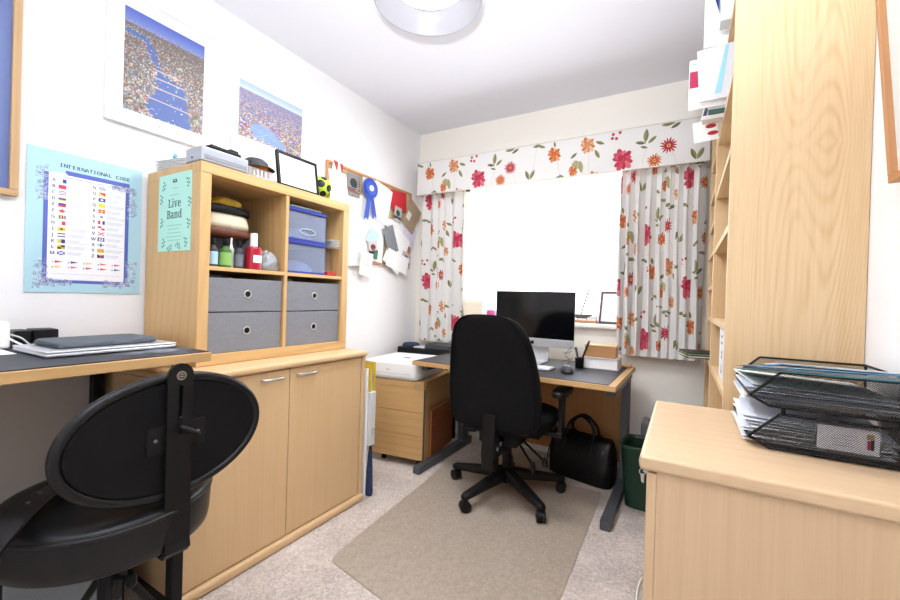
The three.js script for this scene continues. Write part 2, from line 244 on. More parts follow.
curtain('wide floral curtain hanging next to the tall bookcase', 1.645, 2.106, 0.765, 8.6, 0.028, 0.05, 0.12);

// ---------- low cabinet with doors and the cube shelf on it ----------
{
  const t = thing('storage_cabinet', 'low two-door beech cabinet carrying the open cube shelf', 'cabinet');
  obj('carcass', [wbx('y', 0.1, 0.016, 0.525, 0.035, 0.772, 1.253, 1.273), wbx('y', 0.2, 0.016, 0.525, 0.035, 0.772, 2.17, 2.19), wbx('z', 0, 0.016, 0.525, 0.035, 0.055, 1.273, 2.17), wbx('z', 0.3, 0.016, 0.03, 0.055, 0.772, 1.273, 2.17)], M.beech, t);
  obj('worktop', wbx('z', 0.5, 0.012, 0.566, 0.772, 0.802, 1.245, 2.195, 0.012, 4), M.beech, t);
  obj('edge_stile', wbx('y', 0.6, 0.525, 0.553, 0.035, 0.772, 1.25, 1.276, 0.006, 2), M.beech, t);
  obj('base_trim', wbx('z', 0.8, 0.48, 0.567, 0, 0.038, 1.245, 2.195, 0.014, 4), M.beech, t);
  [[1.281, 1.7285, 1.642, 0.15], [1.7315, 2.166, 1.82, 0.52]].forEach(([a, b, hz, sh]) => {
    const d = obj('door', wbx('y', sh, 0.528, 0.548, 0.042, 0.768, a, b, 0.0025, 2), M.beech, t);
    obj('handle', tube([[0.548, 0.738, hz - 0.052], [0.562, 0.738, hz - 0.044], [0.572, 0.737, hz], [0.562, 0.738, hz + 0.044], [0.548, 0.738, hz + 0.052]], 0.0055, 24, 8), M.steel, d);
  });
}
const CUBE = { x: 0.424, y0: 0.803, y1: 1.59, z0: 1.27, z1: 2.06, b: 0.042 };
{
  const t = thing('cube_shelf', 'open four-cube birch shelf unit standing on the low cabinet', 'shelf'), { x, y0, y1, z0, z1, b } = CUBE;
  obj('top_board', wbx('z', 0.1, 0.016, x, y1 - b, y1, z0, z1, 0.0025), M.birch, t);
  obj('bottom_board', wbx('z', 0.4, 0.016, x, y0, y0 + b, z0, z1, 0.0025), M.birch, t);
  obj('side_panel', wbx('y', 0.7, 0.016, x - 0.0005, y0 + b, y1 - b, z0, z0 + b, 0.002), M.birch, t);
  obj('side_panel', wbx('y', 0.93, 0.016, x - 0.0005, y0 + b, y1 - b, z1 - b, z1, 0.002), M.birch, t);
  obj('divider', wbx('y', 0.3, 0.018, x - 0.004, y0 + b, y1 - b, 1.657, 1.673, 0.001), M.birch, t);
  obj('shelf', wbx('z', 0.55, 0.018, x - 0.004, 1.177, 1.193, z0 + b, 1.657, 0.001), M.birch, t);
  obj('shelf', wbx('z', 0.85, 0.018, x - 0.004, 1.177, 1.193, 1.673, z1 - b, 0.001), M.birch, t);
}
{
  const drawer = (z0, z1, y0, y1, label) => {
    const t = thing('fabric_drawer', label, 'drawer', [0, 0, 0], 0, 'grey fabric drawers in the cube shelf');
    obj('drawer_body', [bx(0.1, 0.398, y0, y0 + 0.006, z0 + 0.004, z1 - 0.004, 0), bx(0.1, 0.398, y0 + 0.006, y1 - 0.004, z0 + 0.004, z0 + 0.009, 0), bx(0.1, 0.398, y0 + 0.006, y1 - 0.004, z1 - 0.009, z1 - 0.004, 0), bx(0.1, 0.106, y0 + 0.006, y1 - 0.004, z0 + 0.009, z1 - 0.009, 0)], M.greyEdge, t);
    const f = obj('drawer_front', grain(bx(0.398, 0.408, y0, y1, z0, z1, 0.003, 2), 'z'), M.greyFabric, t);
    const c = V(0.409, (y0 + y1) / 2 + 0.005, (z0 + z1) / 2);
    obj('eyelet', new THREE.TorusGeometry(0.015, 0.0028, 8, 24).rotateY(Math.PI / 2).translate(c.x, c.y, c.z), M.steel, f);
    obj('eyelet_hole', new THREE.CylinderGeometry(0.0138, 0.0138, 0.003, 20).rotateZ(Math.PI / 2).translate(c.x - 0.001, c.y, c.z), M.blackPlastic, f);
  };
  drawer(1.677, 2.014, 1.012, 1.15, 'grey fabric drawer below the bottles, upper of the wide nearer pair');
  drawer(1.677, 2.014, 0.8455, 1.008, 'grey fabric drawer level with the laptop desk, lower of the nearer pair');
  drawer(1.316, 1.653, 1.012, 1.152, 'grey fabric drawer below the plastic boxes, upper of the farther pair');
  drawer(1.316, 1.653, 0.8455, 1.008, 'grey fabric drawer at bottom corner near pinboard, lower of the farther pair');
}
// cell with bottles
function bottle(label, x, z, r, h, body, cap, lab, o = {}) {
  const t = thing(o.name ?? 'bottle', label, 'bottle', [x, 1.1935, z], 0, 'bottles in the cube shelf');
  obj('bottle_body', lathe([[0, 0], [r * 0.95, 0], [r, 0.004], [r, h * 0.58], [r * 0.9, h * 0.64], [r * 0.42, h * 0.72], [r * 0.4, h * 0.78], [0, h * 0.78]], 24), body, t);
  obj('cap', lathe([[0, h * 0.76], [r * (o.cap ?? 0.5), h * 0.76], [r * (o.cap ?? 0.5), h * 0.98], [r * (o.cap ?? 0.5) * 0.85, h], [0, h]], 20), cap, t);
  if (lab) obj('bottle_label', lathe([[r + 0.0006, h * 0.08], [r + 0.0006, h * 0.52]], 24), lab, t);
}
bottle('small bottle with pale blue label and black cap, nearest the card side', 0.385, 1.985, 0.018, 0.115, M.charcoal, M.blackPlastic, mat(lin('#a9cbe6')));
bottle('bottle with bright green label and black cap in shelf', 0.38, 1.93, 0.023, 0.118, mat(lin('#3f6a2c')), M.blackPlastic, mat(lin('#86b35a')));
bottle('slim white dropper bottle between the green and dark bottles', 0.345, 1.885, 0.013, 0.13, M.white, M.white, null, { cap: 0.3 });
bottle('dark glass bottle with grey label beside the red bottle', 0.372, 1.867, 0.018, 0.118, M.charcoal, M.blackPlastic, mat(lin('#6c6f78')));
{
  const t = thing('squeeze_bottle', 'red squeeze bottle with tall white cap in cube shelf', 'bottle', [0.385, 1.1935, 1.808], 0, 'bottles in the cube shelf');
  obj('bottle_body', rows([{ y: 0, hw: 0.026, hd: 0.028 }, { y: 0.004, hw: 0.028, hd: 0.031 }, { y: 0.088, hw: 0.028, hd: 0.031 }, { y: 0.1, hw: 0.018, hd: 0.019 }], 28, 3), mat(lin('#a81a30'), { roughness: 0.3 }), t);
  obj('cap', lathe([[0, 0.1], [0.016, 0.1], [0.014, 0.158], [0, 0.16]]), M.white, t);
  obj('bottle_label', bx(0.0275, 0.0292, 0.03, 0.062, -0.02, 0.02, 0.0005), M.white, t);
}
{
  const t = thing('plastic_bag', 'crumpled clear plastic bag with pale contents beside red bottle', 'bag', [0.355, 1.1935, 1.7295]);
  const g = new THREE.IcosahedronGeometry(0.053, 4); const p = g.attributes.position;
  for (let i = 0; i < p.count; i++) { const v = V().fromBufferAttribute(p, i), k = 0.8 + 0.45 * fbm(v.x * 38 + 9, v.y * 38 + v.z * 31, 77, 3); p.setXYZ(i, v.x * k * 0.95, Math.max(-0.036, v.y * k * 1.02), Math.max(-0.054, Math.min(0.045, v.z * k * 1.12))); }
  g.computeVertexNormals(); obj('bag_film', g.translate(0, 0.0365, 0), mat(lin('#e9edf0'), { transmission: 0.7, roughness: 0.1, thickness: 0 }), t);
  obj('packet', bx(-0.025, 0.03, 0.004, 0.05, -0.035, 0.03, 0.006, 2), mat(lin('#7d8890')), t);
}
{
  const t = tag(obj('storage_box', bx(0.06, 0.3, 1.1935, 1.325, 1.72, 2.0, 0.004), M.charcoal), 'dark box standing behind the bottles in the cube shelf', 'box');
  const b = thing('wash_bag', 'cream and brown wash bag on dark box above the bottles', 'bag', [0.27, 1.3255, 1.885]);
  obj('bag_base', rows([{ y: 0, hw: 0.065, hd: 0.096 }, { y: 0.012, hw: 0.075, hd: 0.109 }, { y: 0.03, hw: 0.074, hd: 0.108 }, { y: 0.035, hw: 0.07, hd: 0.102 }], 32, 3.4), M.brown, b);
  obj('bag_panel', rows([{ y: 0.033, hw: 0.071, hd: 0.104 }, { y: 0.06, hw: 0.073, hd: 0.102 }, { y: 0.095, hw: 0.064, hd: 0.095 }, { y: 0.1, hw: 0.06, hd: 0.090 }], 32, 3.4), M.cream, b);
  obj('bag_top', rows([{ y: 0.1, hw: 0.07, hd: 0.105 }, { y: 0.11, hw: 0.075, hd: 0.110 }, { y: 0.13, hw: 0.072, hd: 0.105 }, { y: 0.134, hw: 0.066, hd: 0.097 }], 32, 3.4), M.blackPlastic, b);
  const s = thing('scarf', 'crumpled yellow and black cloth lying on the wash bag', 'cloth', [0.27, 1.46, 1.89]);
  const mk = (dy, r, sd) => { const g = new THREE.IcosahedronGeometry(r, 4), p = g.attributes.position; for (let i = 0; i < p.count; i++) { const v = V().fromBufferAttribute(p, i), k = 0.7 + 0.6 * fbm(v.x * 40 + sd, v.z * 40 + v.y * 20, sd, 3); p.setXYZ(i, v.x * k, Math.max(0, v.y * k * 0.5 + 0.008), v.z * k * 1.1); } g.computeVertexNormals(); return g.translate(0, dy, 0); };
  obj('yellow_fold', mk(0, 0.07, 5), mat(lin('#a5841f'), { roughness: 0.9 }), s); obj('black_fold', mk(0.004, 0.055, 9).translate(-0.02, 0, 0.03), M.blackFabric, s);
}
// cell with plastic boxes
const lidBlue = M.blue;
const container = (y, h, label, stuffC) => {
  const t = thing('plastic_box', label, 'box', [0, y, 0], 0, 'clear plastic boxes with blue lids');
  const x0 = 0.11, x1 = 0.402, z0 = 1.417, z1 = 1.648;
  obj('box_shell', [bx(x0, x1, 0, 0.003, z0, z1, 0), bx(x1 - 0.003, x1, 0.003, h - 0.018, z0, z1, 0), bx(x0, x0 + 0.003, 0.003, h - 0.018, z0, z1, 0), bx(x0 + 0.003, x1 - 0.003, 0.003, h - 0.018, z0, z0 + 0.003, 0), bx(x0 + 0.003, x1 - 0.003, 0.003, h - 0.018, z1 - 0.003, z1, 0)], mat(lin('#d5def0'), { transmission: 0.78, roughness: 0.15, thickness: 0 }), t);
  obj('lid', bx(x0 - 0.004, x1 + 0.006, h - 0.018, h, z0 - 0.004, z1 + 0.004, 0.004, 2), lidBlue, t);
  obj('base_band', bx(x0 - 0.001, x1 + 0.0015, 0, 0.01, z0 - 0.001, z1 + 0.001, 0.001), lidBlue, t);
  if (y > 1.3) obj('handle', extr(oval(0, 0, 0.05, 0.018, 24), 0.004, { holes: [oval(0, 0, 0.044, 0.012, 24).reverse()] }).rotateY(Math.PI / 2).translate(x1 + 0.002, h * 0.3, (z0 + z1) / 2 - 0.0), mat(lin('#9fa6b4')), t);
  const g = new THREE.IcosahedronGeometry(0.09, 4), p = g.attributes.position; for (let i = 0; i < p.count; i++) { const v = V().fromBufferAttribute(p, i), k = 0.75 + 0.4 * fbm(v.x * 26 + h * 90, v.z * 26 + v.y * 9, 50 + h * 100, 3); p.setXYZ(i, v.x * k * 1.2, Math.max(0, v.y * k * 0.62 + 0.015), v.z * k * 1.05); } g.computeVertexNormals();
  obj('contents', g.translate((x0 + x1) / 2 + 0.03, 0.004, (z0 + z1) / 2), mat(lin(stuffC), { roughness: 0.9 }), t);
};
container(1.1935, 0.158, 'clear plastic box with blue lid, lower of the two, white cloth inside', '#e8e8ea');
container(1.352, 0.156, 'clear plastic box with blue lid, upper of the two, under green folder', '#bfc3c6');
tag(obj('folder', bx(0.13, 0.395, 1.5085, 1.516, 1.45, 1.645, 0.002), mat(lin('#2f6b5c'))), 'dark green folder lying on the upper plastic box', 'folder');
tag(obj('document', bx(0.12, 0.39, 1.5165, 1.5195, 1.435, 1.62, 0.001), M.paper), 'white papers on the green folder in the cube shelf', 'papers');
{
  const t = thing('paper_bundle', 'white papers crammed beside the plastic boxes in the shelf', 'papers', [0, 1.1935, 0]);
  for (let k = 0; k < 7; k++) obj('sheet', new THREE.BoxGeometry(0.2, 0.001, 0.06).rotateX(rr(-0.12, 0.05)).rotateY(rr(-0.06, 0.06)).translate(0.32, 0.152 + k * 0.006, 1.362), M.paper, t);
  obj('paper_block', bx(0.12, 0.36, 0.0015, 0.145, 1.33, 1.405, 0.002), mat(lin('#8d7a62')), t);
  obj('red_packet', bx(0.362, 0.405, 0.0015, 0.02, 1.335, 1.4, 0.004), M.red, t);
}
// leaflet on the near side of the cube shelf
const liveCard = canvas(420, 520, (g, W, H) => {
  g.fillStyle = '#b5e8d6'; g.fillRect(0, 0, W, H); g.strokeStyle = '#5b8f86'; g.fillStyle = '#4d7f78'; g.lineWidth = 3;
  const sprig = (x, y, a) => { g.save(); g.translate(x, y); g.rotate(a); g.beginPath(); g.moveTo(0, 0); g.quadraticCurveTo(20, -30, 6, -70); g.stroke(); for (let k = 0; k < 5; k++) { g.beginPath(); g.ellipse(8 + (k % 2 ? 12 : -10), -12 - k * 13, 10, 5, k % 2 ? -0.5 : 0.5, 0, 7); g.fill(); } g.restore(); };
  for (const [x, y, a] of [[50, 110, 0.3], [380, 110, -0.3], [30, 200, 0], [395, 240, -0.1], [32, 360, 0.2], [390, 380, -0.2], [60, 500, 0.2], [365, 500, -0.3], [120, 505, 1.2], [300, 505, -1.2]]) sprig(x, y, a);
  g.fillStyle = '#2f4f52'; g.textAlign = 'center'; g.fillRect(W / 2 - 26, 38, 52, 22); g.fillStyle = '#b5e8d6'; g.fillRect(W / 2 - 14, 44, 28, 6); g.fillStyle = '#38585a';
  g.font = 'bold 76px serif'; g.fillText('Live', W / 2, 225); g.fillText('Band', W / 2, 300); g.globalAlpha = 0.55; for (const [y, w] of [[95, 60], [140, 120], [345, 190], [370, 150], [395, 170], [420, 210], [445, 160]]) for (let x = W / 2 - w / 2; x < W / 2 + w / 2; x += 14) g.fillRect(x, y, 9, 4);
});
{ const o = tag(obj('leaflet', new THREE.BoxGeometry(0.247, 0.311, 0.0012), mat(0xffffff, { map: liveCard, roughness: 0.8 })), 'mint green Live Band leaflet stuck on the side of cube shelf', 'leaflet'); o.position.set(0.243, 1.406, 2.0612); }

// ---------- things on top of the cube shelf ----------
const TOP = CUBE.y1 + 0.0005;
{
  const t = thing('media_player', 'slim silver media player lying on the cube shelf corner', 'device', [0.305, TOP, 1.935], 0.0);
  obj('casing', bx(0.0, 0.112, 0.004, 0.06, -0.072, 0.122, 0.006, 3), mat(lin('#a9adb4'), { roughness: 0.4, metalness: 0.2 }), t); obj('front_strip', bx(0.1115, 0.114, 0.014, 0.03, -0.064, 0.11, 0.001), mat(lin('#8a8c90')), t);
  for (const a of [0.02, 0.09]) for (const b of [-0.055, 0.1]) obj('foot', new THREE.CylinderGeometry(0.01, 0.01, 0.004, 12).translate(a, 0.002, b), M.blackPlastic, t);
  obj('jack', new THREE.CylinderGeometry(0.004, 0.004, 0.003, 10).rotateX(Math.PI / 2).translate(0.05, 0.02, 0.1225), M.blackPlastic, t);
  const r = thing('remote_control', 'black remote control lying on the silver media player', 'remote', [0.385, TOP + 0.0605, 1.955], 0.1);
  obj('remote_body', bx(-0.022, 0.022, 0, 0.018, -0.07, 0.065, 0.007, 3), M.blackPlastic, r); obj('remote_hump', bx(-0.018, 0.018, 0.014, 0.028, -0.06, -0.02, 0.007, 3), M.blackPlastic, r);
  for (let k = 0; k < 6; k++) obj('button', new THREE.CylinderGeometry(0.004, 0.004, 0.003, 10).translate(k % 2 ? 0.008 : -0.008, 0.019, 0.0 + Math.floor(k / 2) * 0.02), M.charcoal, r);
}
{
  const t = thing('paper_stack', 'stack of white papers at the wall side of cube shelf top', 'papers', [0.165, TOP, 1.965], 0.1);
  for (let k = 0; k < 6; k++) obj('sheet', new THREE.BoxGeometry(0.2, 0.0025, 0.17).rotateY(rr(-0.05, 0.05)).translate(0, 0.002 + k * 0.008, 0), M.paper, t);
  const p = thing('pen', 'black pen lying on white papers beside the media player', 'pen', [0.16, TOP + 0.05, 1.985], 1.4); obj('barrel', rod(V(0, 0, -0.07), V(0, 0, 0.06), 0.0045), M.blackPlastic, p); obj('tip', rod(V(0, 0, 0.06), V(0, 0, 0.072), 0.0042, 0.001), M.steel, p);
  const q = thing('highlighter', 'pale cyan highlighter pen lying on white papers by wall', 'pen', [0.14, TOP + 0.051, 2.02], 1.2); obj('barrel', rod(V(0, 0, -0.06), V(0, 0, 0.045), 0.006), mat(lin('#6fd0df')), q); obj('cap', rod(V(0, 0, 0.045), V(0, 0, 0.08), 0.0068), mat(lin('#4fb9cb')), q);
  tag(obj('cable', tube([[0.17, TOP + 0.02, 2.035], [0.185, TOP + 0.035, 2.035], [0.2, TOP + 0.03, 2.03], [0.195, TOP + 0.012, 2.03], [0.21, TOP + 0.004, 2.035]], 0.003, 30, 6), M.blackPlastic), 'short looped black cable end beside the media player', 'cable');
}
{
  const t = thing('peaked_cap', 'black cap with orange band lying on the cube shelf', 'cap', [0.335, TOP + 0.0475, 1.778], 0.3);
  t.scale.setScalar(0.8); obj('crown', lathe([[0.07, 0.02], [0.072, 0.03], [0.066, 0.05], [0.045, 0.066], [0.02, 0.071], [0, 0.072]], 32), M.charcoal, t); obj('band', lathe([[0.066, 0.001], [0.0725, 0.001], [0.073, 0.02], [0.07, 0.021]], 32), mat(lin('#c9761f'), { roughness: 0.8 }), t);
  const b = new THREE.SphereGeometry(0.075, 24, 12, 0, Math.PI * 2, 0, Math.PI / 2).scale(0.95, 0.22, 1.1).translate(0.05, 0.004, 0.02); obj('peak', b, M.charcoal, t);
  tag(obj('card_box', bx(0.28, 0.392, TOP, TOP + 0.047, 1.725, 1.845, 0.002), mat(lin('#e2dcd4'))), 'low pale card box under the black cap on shelf top', 'box');
  const c = thing('candle_tray', 'small tray of thin white candles before the cap', 'candles', [0.409, TOP, 1.79], 0.0); obj('tray', bx(-0.012, 0.012, 0, 0.006, -0.045, 0.045, 0.002), mat(lin('#cfc3c8')), c);
  for (let k = 0; k < 9; k++) obj('candle', new THREE.CylinderGeometry(0.004, 0.004, rr(0.022, 0.034), 8).translate(0.005 * (k % 2 ? 1 : -1), 0.02, -0.038 + k * 0.0095), mat(lin(['#efe6ea', '#dcb9c4', '#efe9e2'][k % 3])), c);
}
{
  const t = thing('framed_certificate', 'small certificate in a slim black frame leaning on the shelf', 'frame', [0.4, TOP, 1.587], 0); t.rotation.z = 0.16;
  const w = 0.235, h = 0.168, b = 0.012;
  obj('frame_edge', extr(rrect(w, h, 0.002, 2, 0, h / 2), 0.014, { holes: [rrect(w - 2 * b, h - 2 * b, 0.001, 1, 0, h / 2).reverse()] }).rotateY(Math.PI / 2), M.blackPlastic, t);
  obj('certificate', bx(-0.004, 0.002, b, h - b, -w / 2 + b, w / 2 - b, 0), mat(0xffffff, { map: canvas(256, 170, (g, W, H) => { g.fillStyle = '#f3f2ef'; g.fillRect(0, 0, W, H); g.fillStyle = '#c8c6c2'; for (const [y, a] of [[46, 90], [78, 120], [92, 100], [124, 60]]) for (let x = W / 2 - a / 2; x < W / 2 + a / 2; x += 12) g.fillRect(x, y, 8, 3); }), roughness: 0.5 }), t);
}
{
  const t = thing('toy_ball', 'lime green foam ball with black patches behind the certificate', 'ball', [0.355, TOP + 0.06, 1.418]);
  obj('ball_skin', new THREE.SphereGeometry(0.06, 32, 24), mat(lin('#a9c62e'), { roughness: 0.6 }), t);
  for (const [a, b, r] of [[0.1, 0.2, 0.35], [0.9, -0.1, 0.3], [-0.5, -0.45, 0.3], [0.5, 0.85, 0.28], [-0.7, 0.6, 0.3], [0.35, -0.7, 0.28]]) { const g = new THREE.SphereGeometry(0.0607, 16, 8, 0, Math.PI * 2, 0, r); g.rotateX(Math.PI / 2 - b).rotateY(a + Math.PI / 4); obj('black_patch', g, M.blackPlastic, t); }
}
{ const o = tag(obj('paper_card', new THREE.BoxGeometry(0.125, 0.165, 0.002), M.paper), 'white card propped at the far end of the shelf top', 'card'); o.rotation.set(0, Math.PI / 2, 0); o.rotation.order = 'YXZ'; o.rotation.x = -0.14; o.position.set(0.402, TOP + 0.083, 1.335); }

// ---------- wall pictures ----------
function wallSheet(name, label, cat, y, z, w, h, m, o = {}) {
  const g = new THREE.BoxGeometry(w, h, o.t ?? 0.0008); g.rotateZ(o.rot ?? 0).rotateY(Math.PI / 2);
  const s = tag(obj(name, g, m), label, cat, o.group); s.position.set(o.x ?? 0.001, y, z); return s;
}
function frameBars(w, h, b, d, m, t) { // picture-frame bars in a z-y plane, mitre-less
  obj('frame_bar', grain(bx(0, d, h / 2 - b, h / 2, -w / 2, w / 2, 0.002), 'z'), m, t); obj('frame_bar', grain(bx(0, d, -h / 2, -h / 2 + b, -w / 2, w / 2, 0.002), 'z'), m, t);
  obj('frame_bar', grain(bx(0, d, -h / 2 + b, h / 2 - b, -w / 2, -w / 2 + b, 0.002), 'y'), m, t); obj('frame_bar', grain(bx(0, d, -h / 2 + b, h / 2 - b, w / 2 - b, w / 2, 0.002), 'y'), m, t);
}
const cityPrint = (sd, pal, river) => canvas(700, 820, (g, W, H) => {
  seed = sd; g.fillStyle = river.ground; g.fillRect(0, 0, W, H); const sky = g.createLinearGradient(0, 0, 0, 110); sky.addColorStop(0, river.sky); sky.addColorStop(1, river.sky2); g.fillStyle = sky; g.fillRect(0, 0, W, 120);
  for (let k = 0; k < 6500; k++) { const t = rnd(), y = river.top + t * (H - river.top), x = rnd() * W, s = 4 + 16 * t; g.fillStyle = pal[Math.floor(rnd() * pal.length)]; g.fillRect(x, y, s * rr(0.5, 1.4), s * rr(0.4, 1.3)); if (rnd() < 0.3) { g.fillStyle = 'rgba(70,60,60,.5)'; g.fillRect(x, y, s * 0.3, s * 0.8); } }
  g.fillStyle = river.water; g.beginPath(); river.path.forEach(([x, y], i) => (i ? g.lineTo(x * W, y * H) : g.moveTo(x * W, y * H))); g.closePath(); g.fill();
  g.strokeStyle = 'rgba(190,205,235,.55)'; g.lineWidth = 2; for (let k = 0; k < 160; k++) { const [a, b] = river.path[k % river.path.length], [c, d] = river.path[(k * 7 + 3) % river.path.length], t = rnd(), x = (a + (c - a) * t) * W, y = (b + (d - b) * t) * H; g.beginPath(); g.moveTo(x, y); g.lineTo(x + rr(8, 26), y); g.stroke(); }
  river.path.forEach(([a, b], i) => { const [c, d] = river.path[(i + 1) % river.path.length]; for (let k = 0; k < 46; k++) { const t = rnd(), s = 5 + 16 * b; g.fillStyle = pal[Math.floor(rnd() * pal.length)]; g.fillRect((a + (c - a) * t) * W + rr(-20, 14), (b + (d - b) * t) * H + rr(-14, 8), s * rr(0.4, 1.3), s * rr(0.4, 1.3)); } });
  for (const [x0, y0, x1, y1] of river.bridges) { g.strokeStyle = '#d9cdc4'; g.lineWidth = 9; g.beginPath(); g.moveTo(x0 * W, y0 * H); g.lineTo(x1 * W, y1 * H); g.stroke(); g.strokeStyle = '#a8735e'; g.lineWidth = 3; g.stroke(); }
  for (let k = 0; k < 60; k++) { g.fillStyle = '#eef0f4'; const [x, y] = [rr(0.2, 0.75), rr(0.3, 1)]; if (rnd() < river.boats) g.fillRect(x * W, y * H, rr(6, 22), 4); }
});
{
  const t = thing('poster_frame', 'white framed aerial city poster lettered LONDON on left wall', 'picture', [0.002, 2.045, 1.995]);
  frameBars(0.435, 0.55, 0.014, 0.02, M.white, t);
  obj('mount', bx(0, 0.008, -0.262, 0.262, -0.205, 0.205, 0), M.paper, t);
  const pal = ['#8f6a58', '#b8aa9c', '#7d8f80', '#59683e', '#9a8574', '#6c7698', '#c9beb0', '#634a40', '#9a5c46', '#8a8c9c'];
  const pr = cityPrint(11, pal, { ground: '#6a605c', sky: '#4a5cae', sky2: '#7486bc', top: 80, water: '#4d639c', path: [[0, 0.2], [0.25, 0.2], [0.36, 0.3], [0.45, 0.5], [0.7, 0.55], [0.66, 0.38], [0.72, 0.5], [0.78, 0.7], [0.85, 1], [0.32, 1], [0.2, 0.9], [0.36, 0.66], [0.34, 0.46], [0.2, 0.27], [0, 0.26]], bridges: [[0.33, 0.5, 0.7, 0.5], [0.33, 0.58, 0.74, 0.58], [0.33, 0.68, 0.78, 0.68], [0.28, 0.8, 0.84, 0.82]], boats: 0.8 });
  obj('print', new THREE.PlaneGeometry(0.318, 0.421).rotateY(Math.PI / 2).translate(0.0086, 0.0, 0), mat(0xffffff, { map: pr, roughness: 0.5 }), t);
  const letters = canvas(512, 64, (g, W, H) => { g.fillStyle = '#f4f3f0'; g.fillRect(0, 0, W, H); g.fillStyle = '#6e6c76'; g.font = '40px sans-serif'; g.textAlign = 'center'; 'LONDON'.split('').forEach((c, i) => g.fillText(c, 30 + i * 90, 46)); });
  obj('title_print', new THREE.PlaneGeometry(0.318, 0.04).rotateY(Math.PI / 2).translate(0.0086, -0.235, 0), mat(0xffffff, { map: letters, roughness: 0.5 }), t);
}
{
  const t = thing('poster_frame', 'white framed colourful harbour town print above the certificate', 'picture', [0.002, 1.985, 1.43]);
  frameBars(0.525, 0.52, 0.012, 0.018, M.white, t); obj('mount', bx(0, 0.008, -0.249, 0.249, -0.251, 0.251, 0), M.paper, t);
  const pal = ['#b07a54', '#cfc4c0', '#7482b4', '#66864f', '#b89684', '#7c6a9a', '#dcd4c8', '#b4523a', '#c4ac34', '#98a8c8', '#6264a0', '#5a5c94'];
  const pr = cityPrint(23, pal, { ground: '#8a86a8', sky: '#9fb4dc', sky2: '#c4d0e4', top: 110, water: '#8098cc', path: [[0.1, 0.75], [0.3, 0.62], [0.55, 0.72], [0.75, 0.9], [0.7, 1], [0.2, 0.95]], bridges: [[0.05, 0.8, 0.3, 1]], boats: 0.4 });
  obj('print', new THREE.PlaneGeometry(0.398, 0.29).rotateY(Math.PI / 2).translate(0.0086, 0.065, 0.03), mat(0xffffff, { map: pr, roughness: 0.5 }), t);
}
{
  const t = thing('framed_print', 'blue mounted picture in an oak frame at left edge', 'picture', [0.002, 1.83, 2.72]);
  frameBars(0.54, 0.86, 0.022, 0.024, M.frameOak, t); obj('mount', bx(0, 0.008, -0.41, 0.41, -0.25, 0.25, 0), mat(lin('#6575a8'), { roughness: 0.35 }), t);
  obj('print', bx(0.008, 0.009, 0.09, 0.37, -0.2, 0.22, 0), mat(lin('#dfe6ea'), { roughness: 0.35 }), t);
}
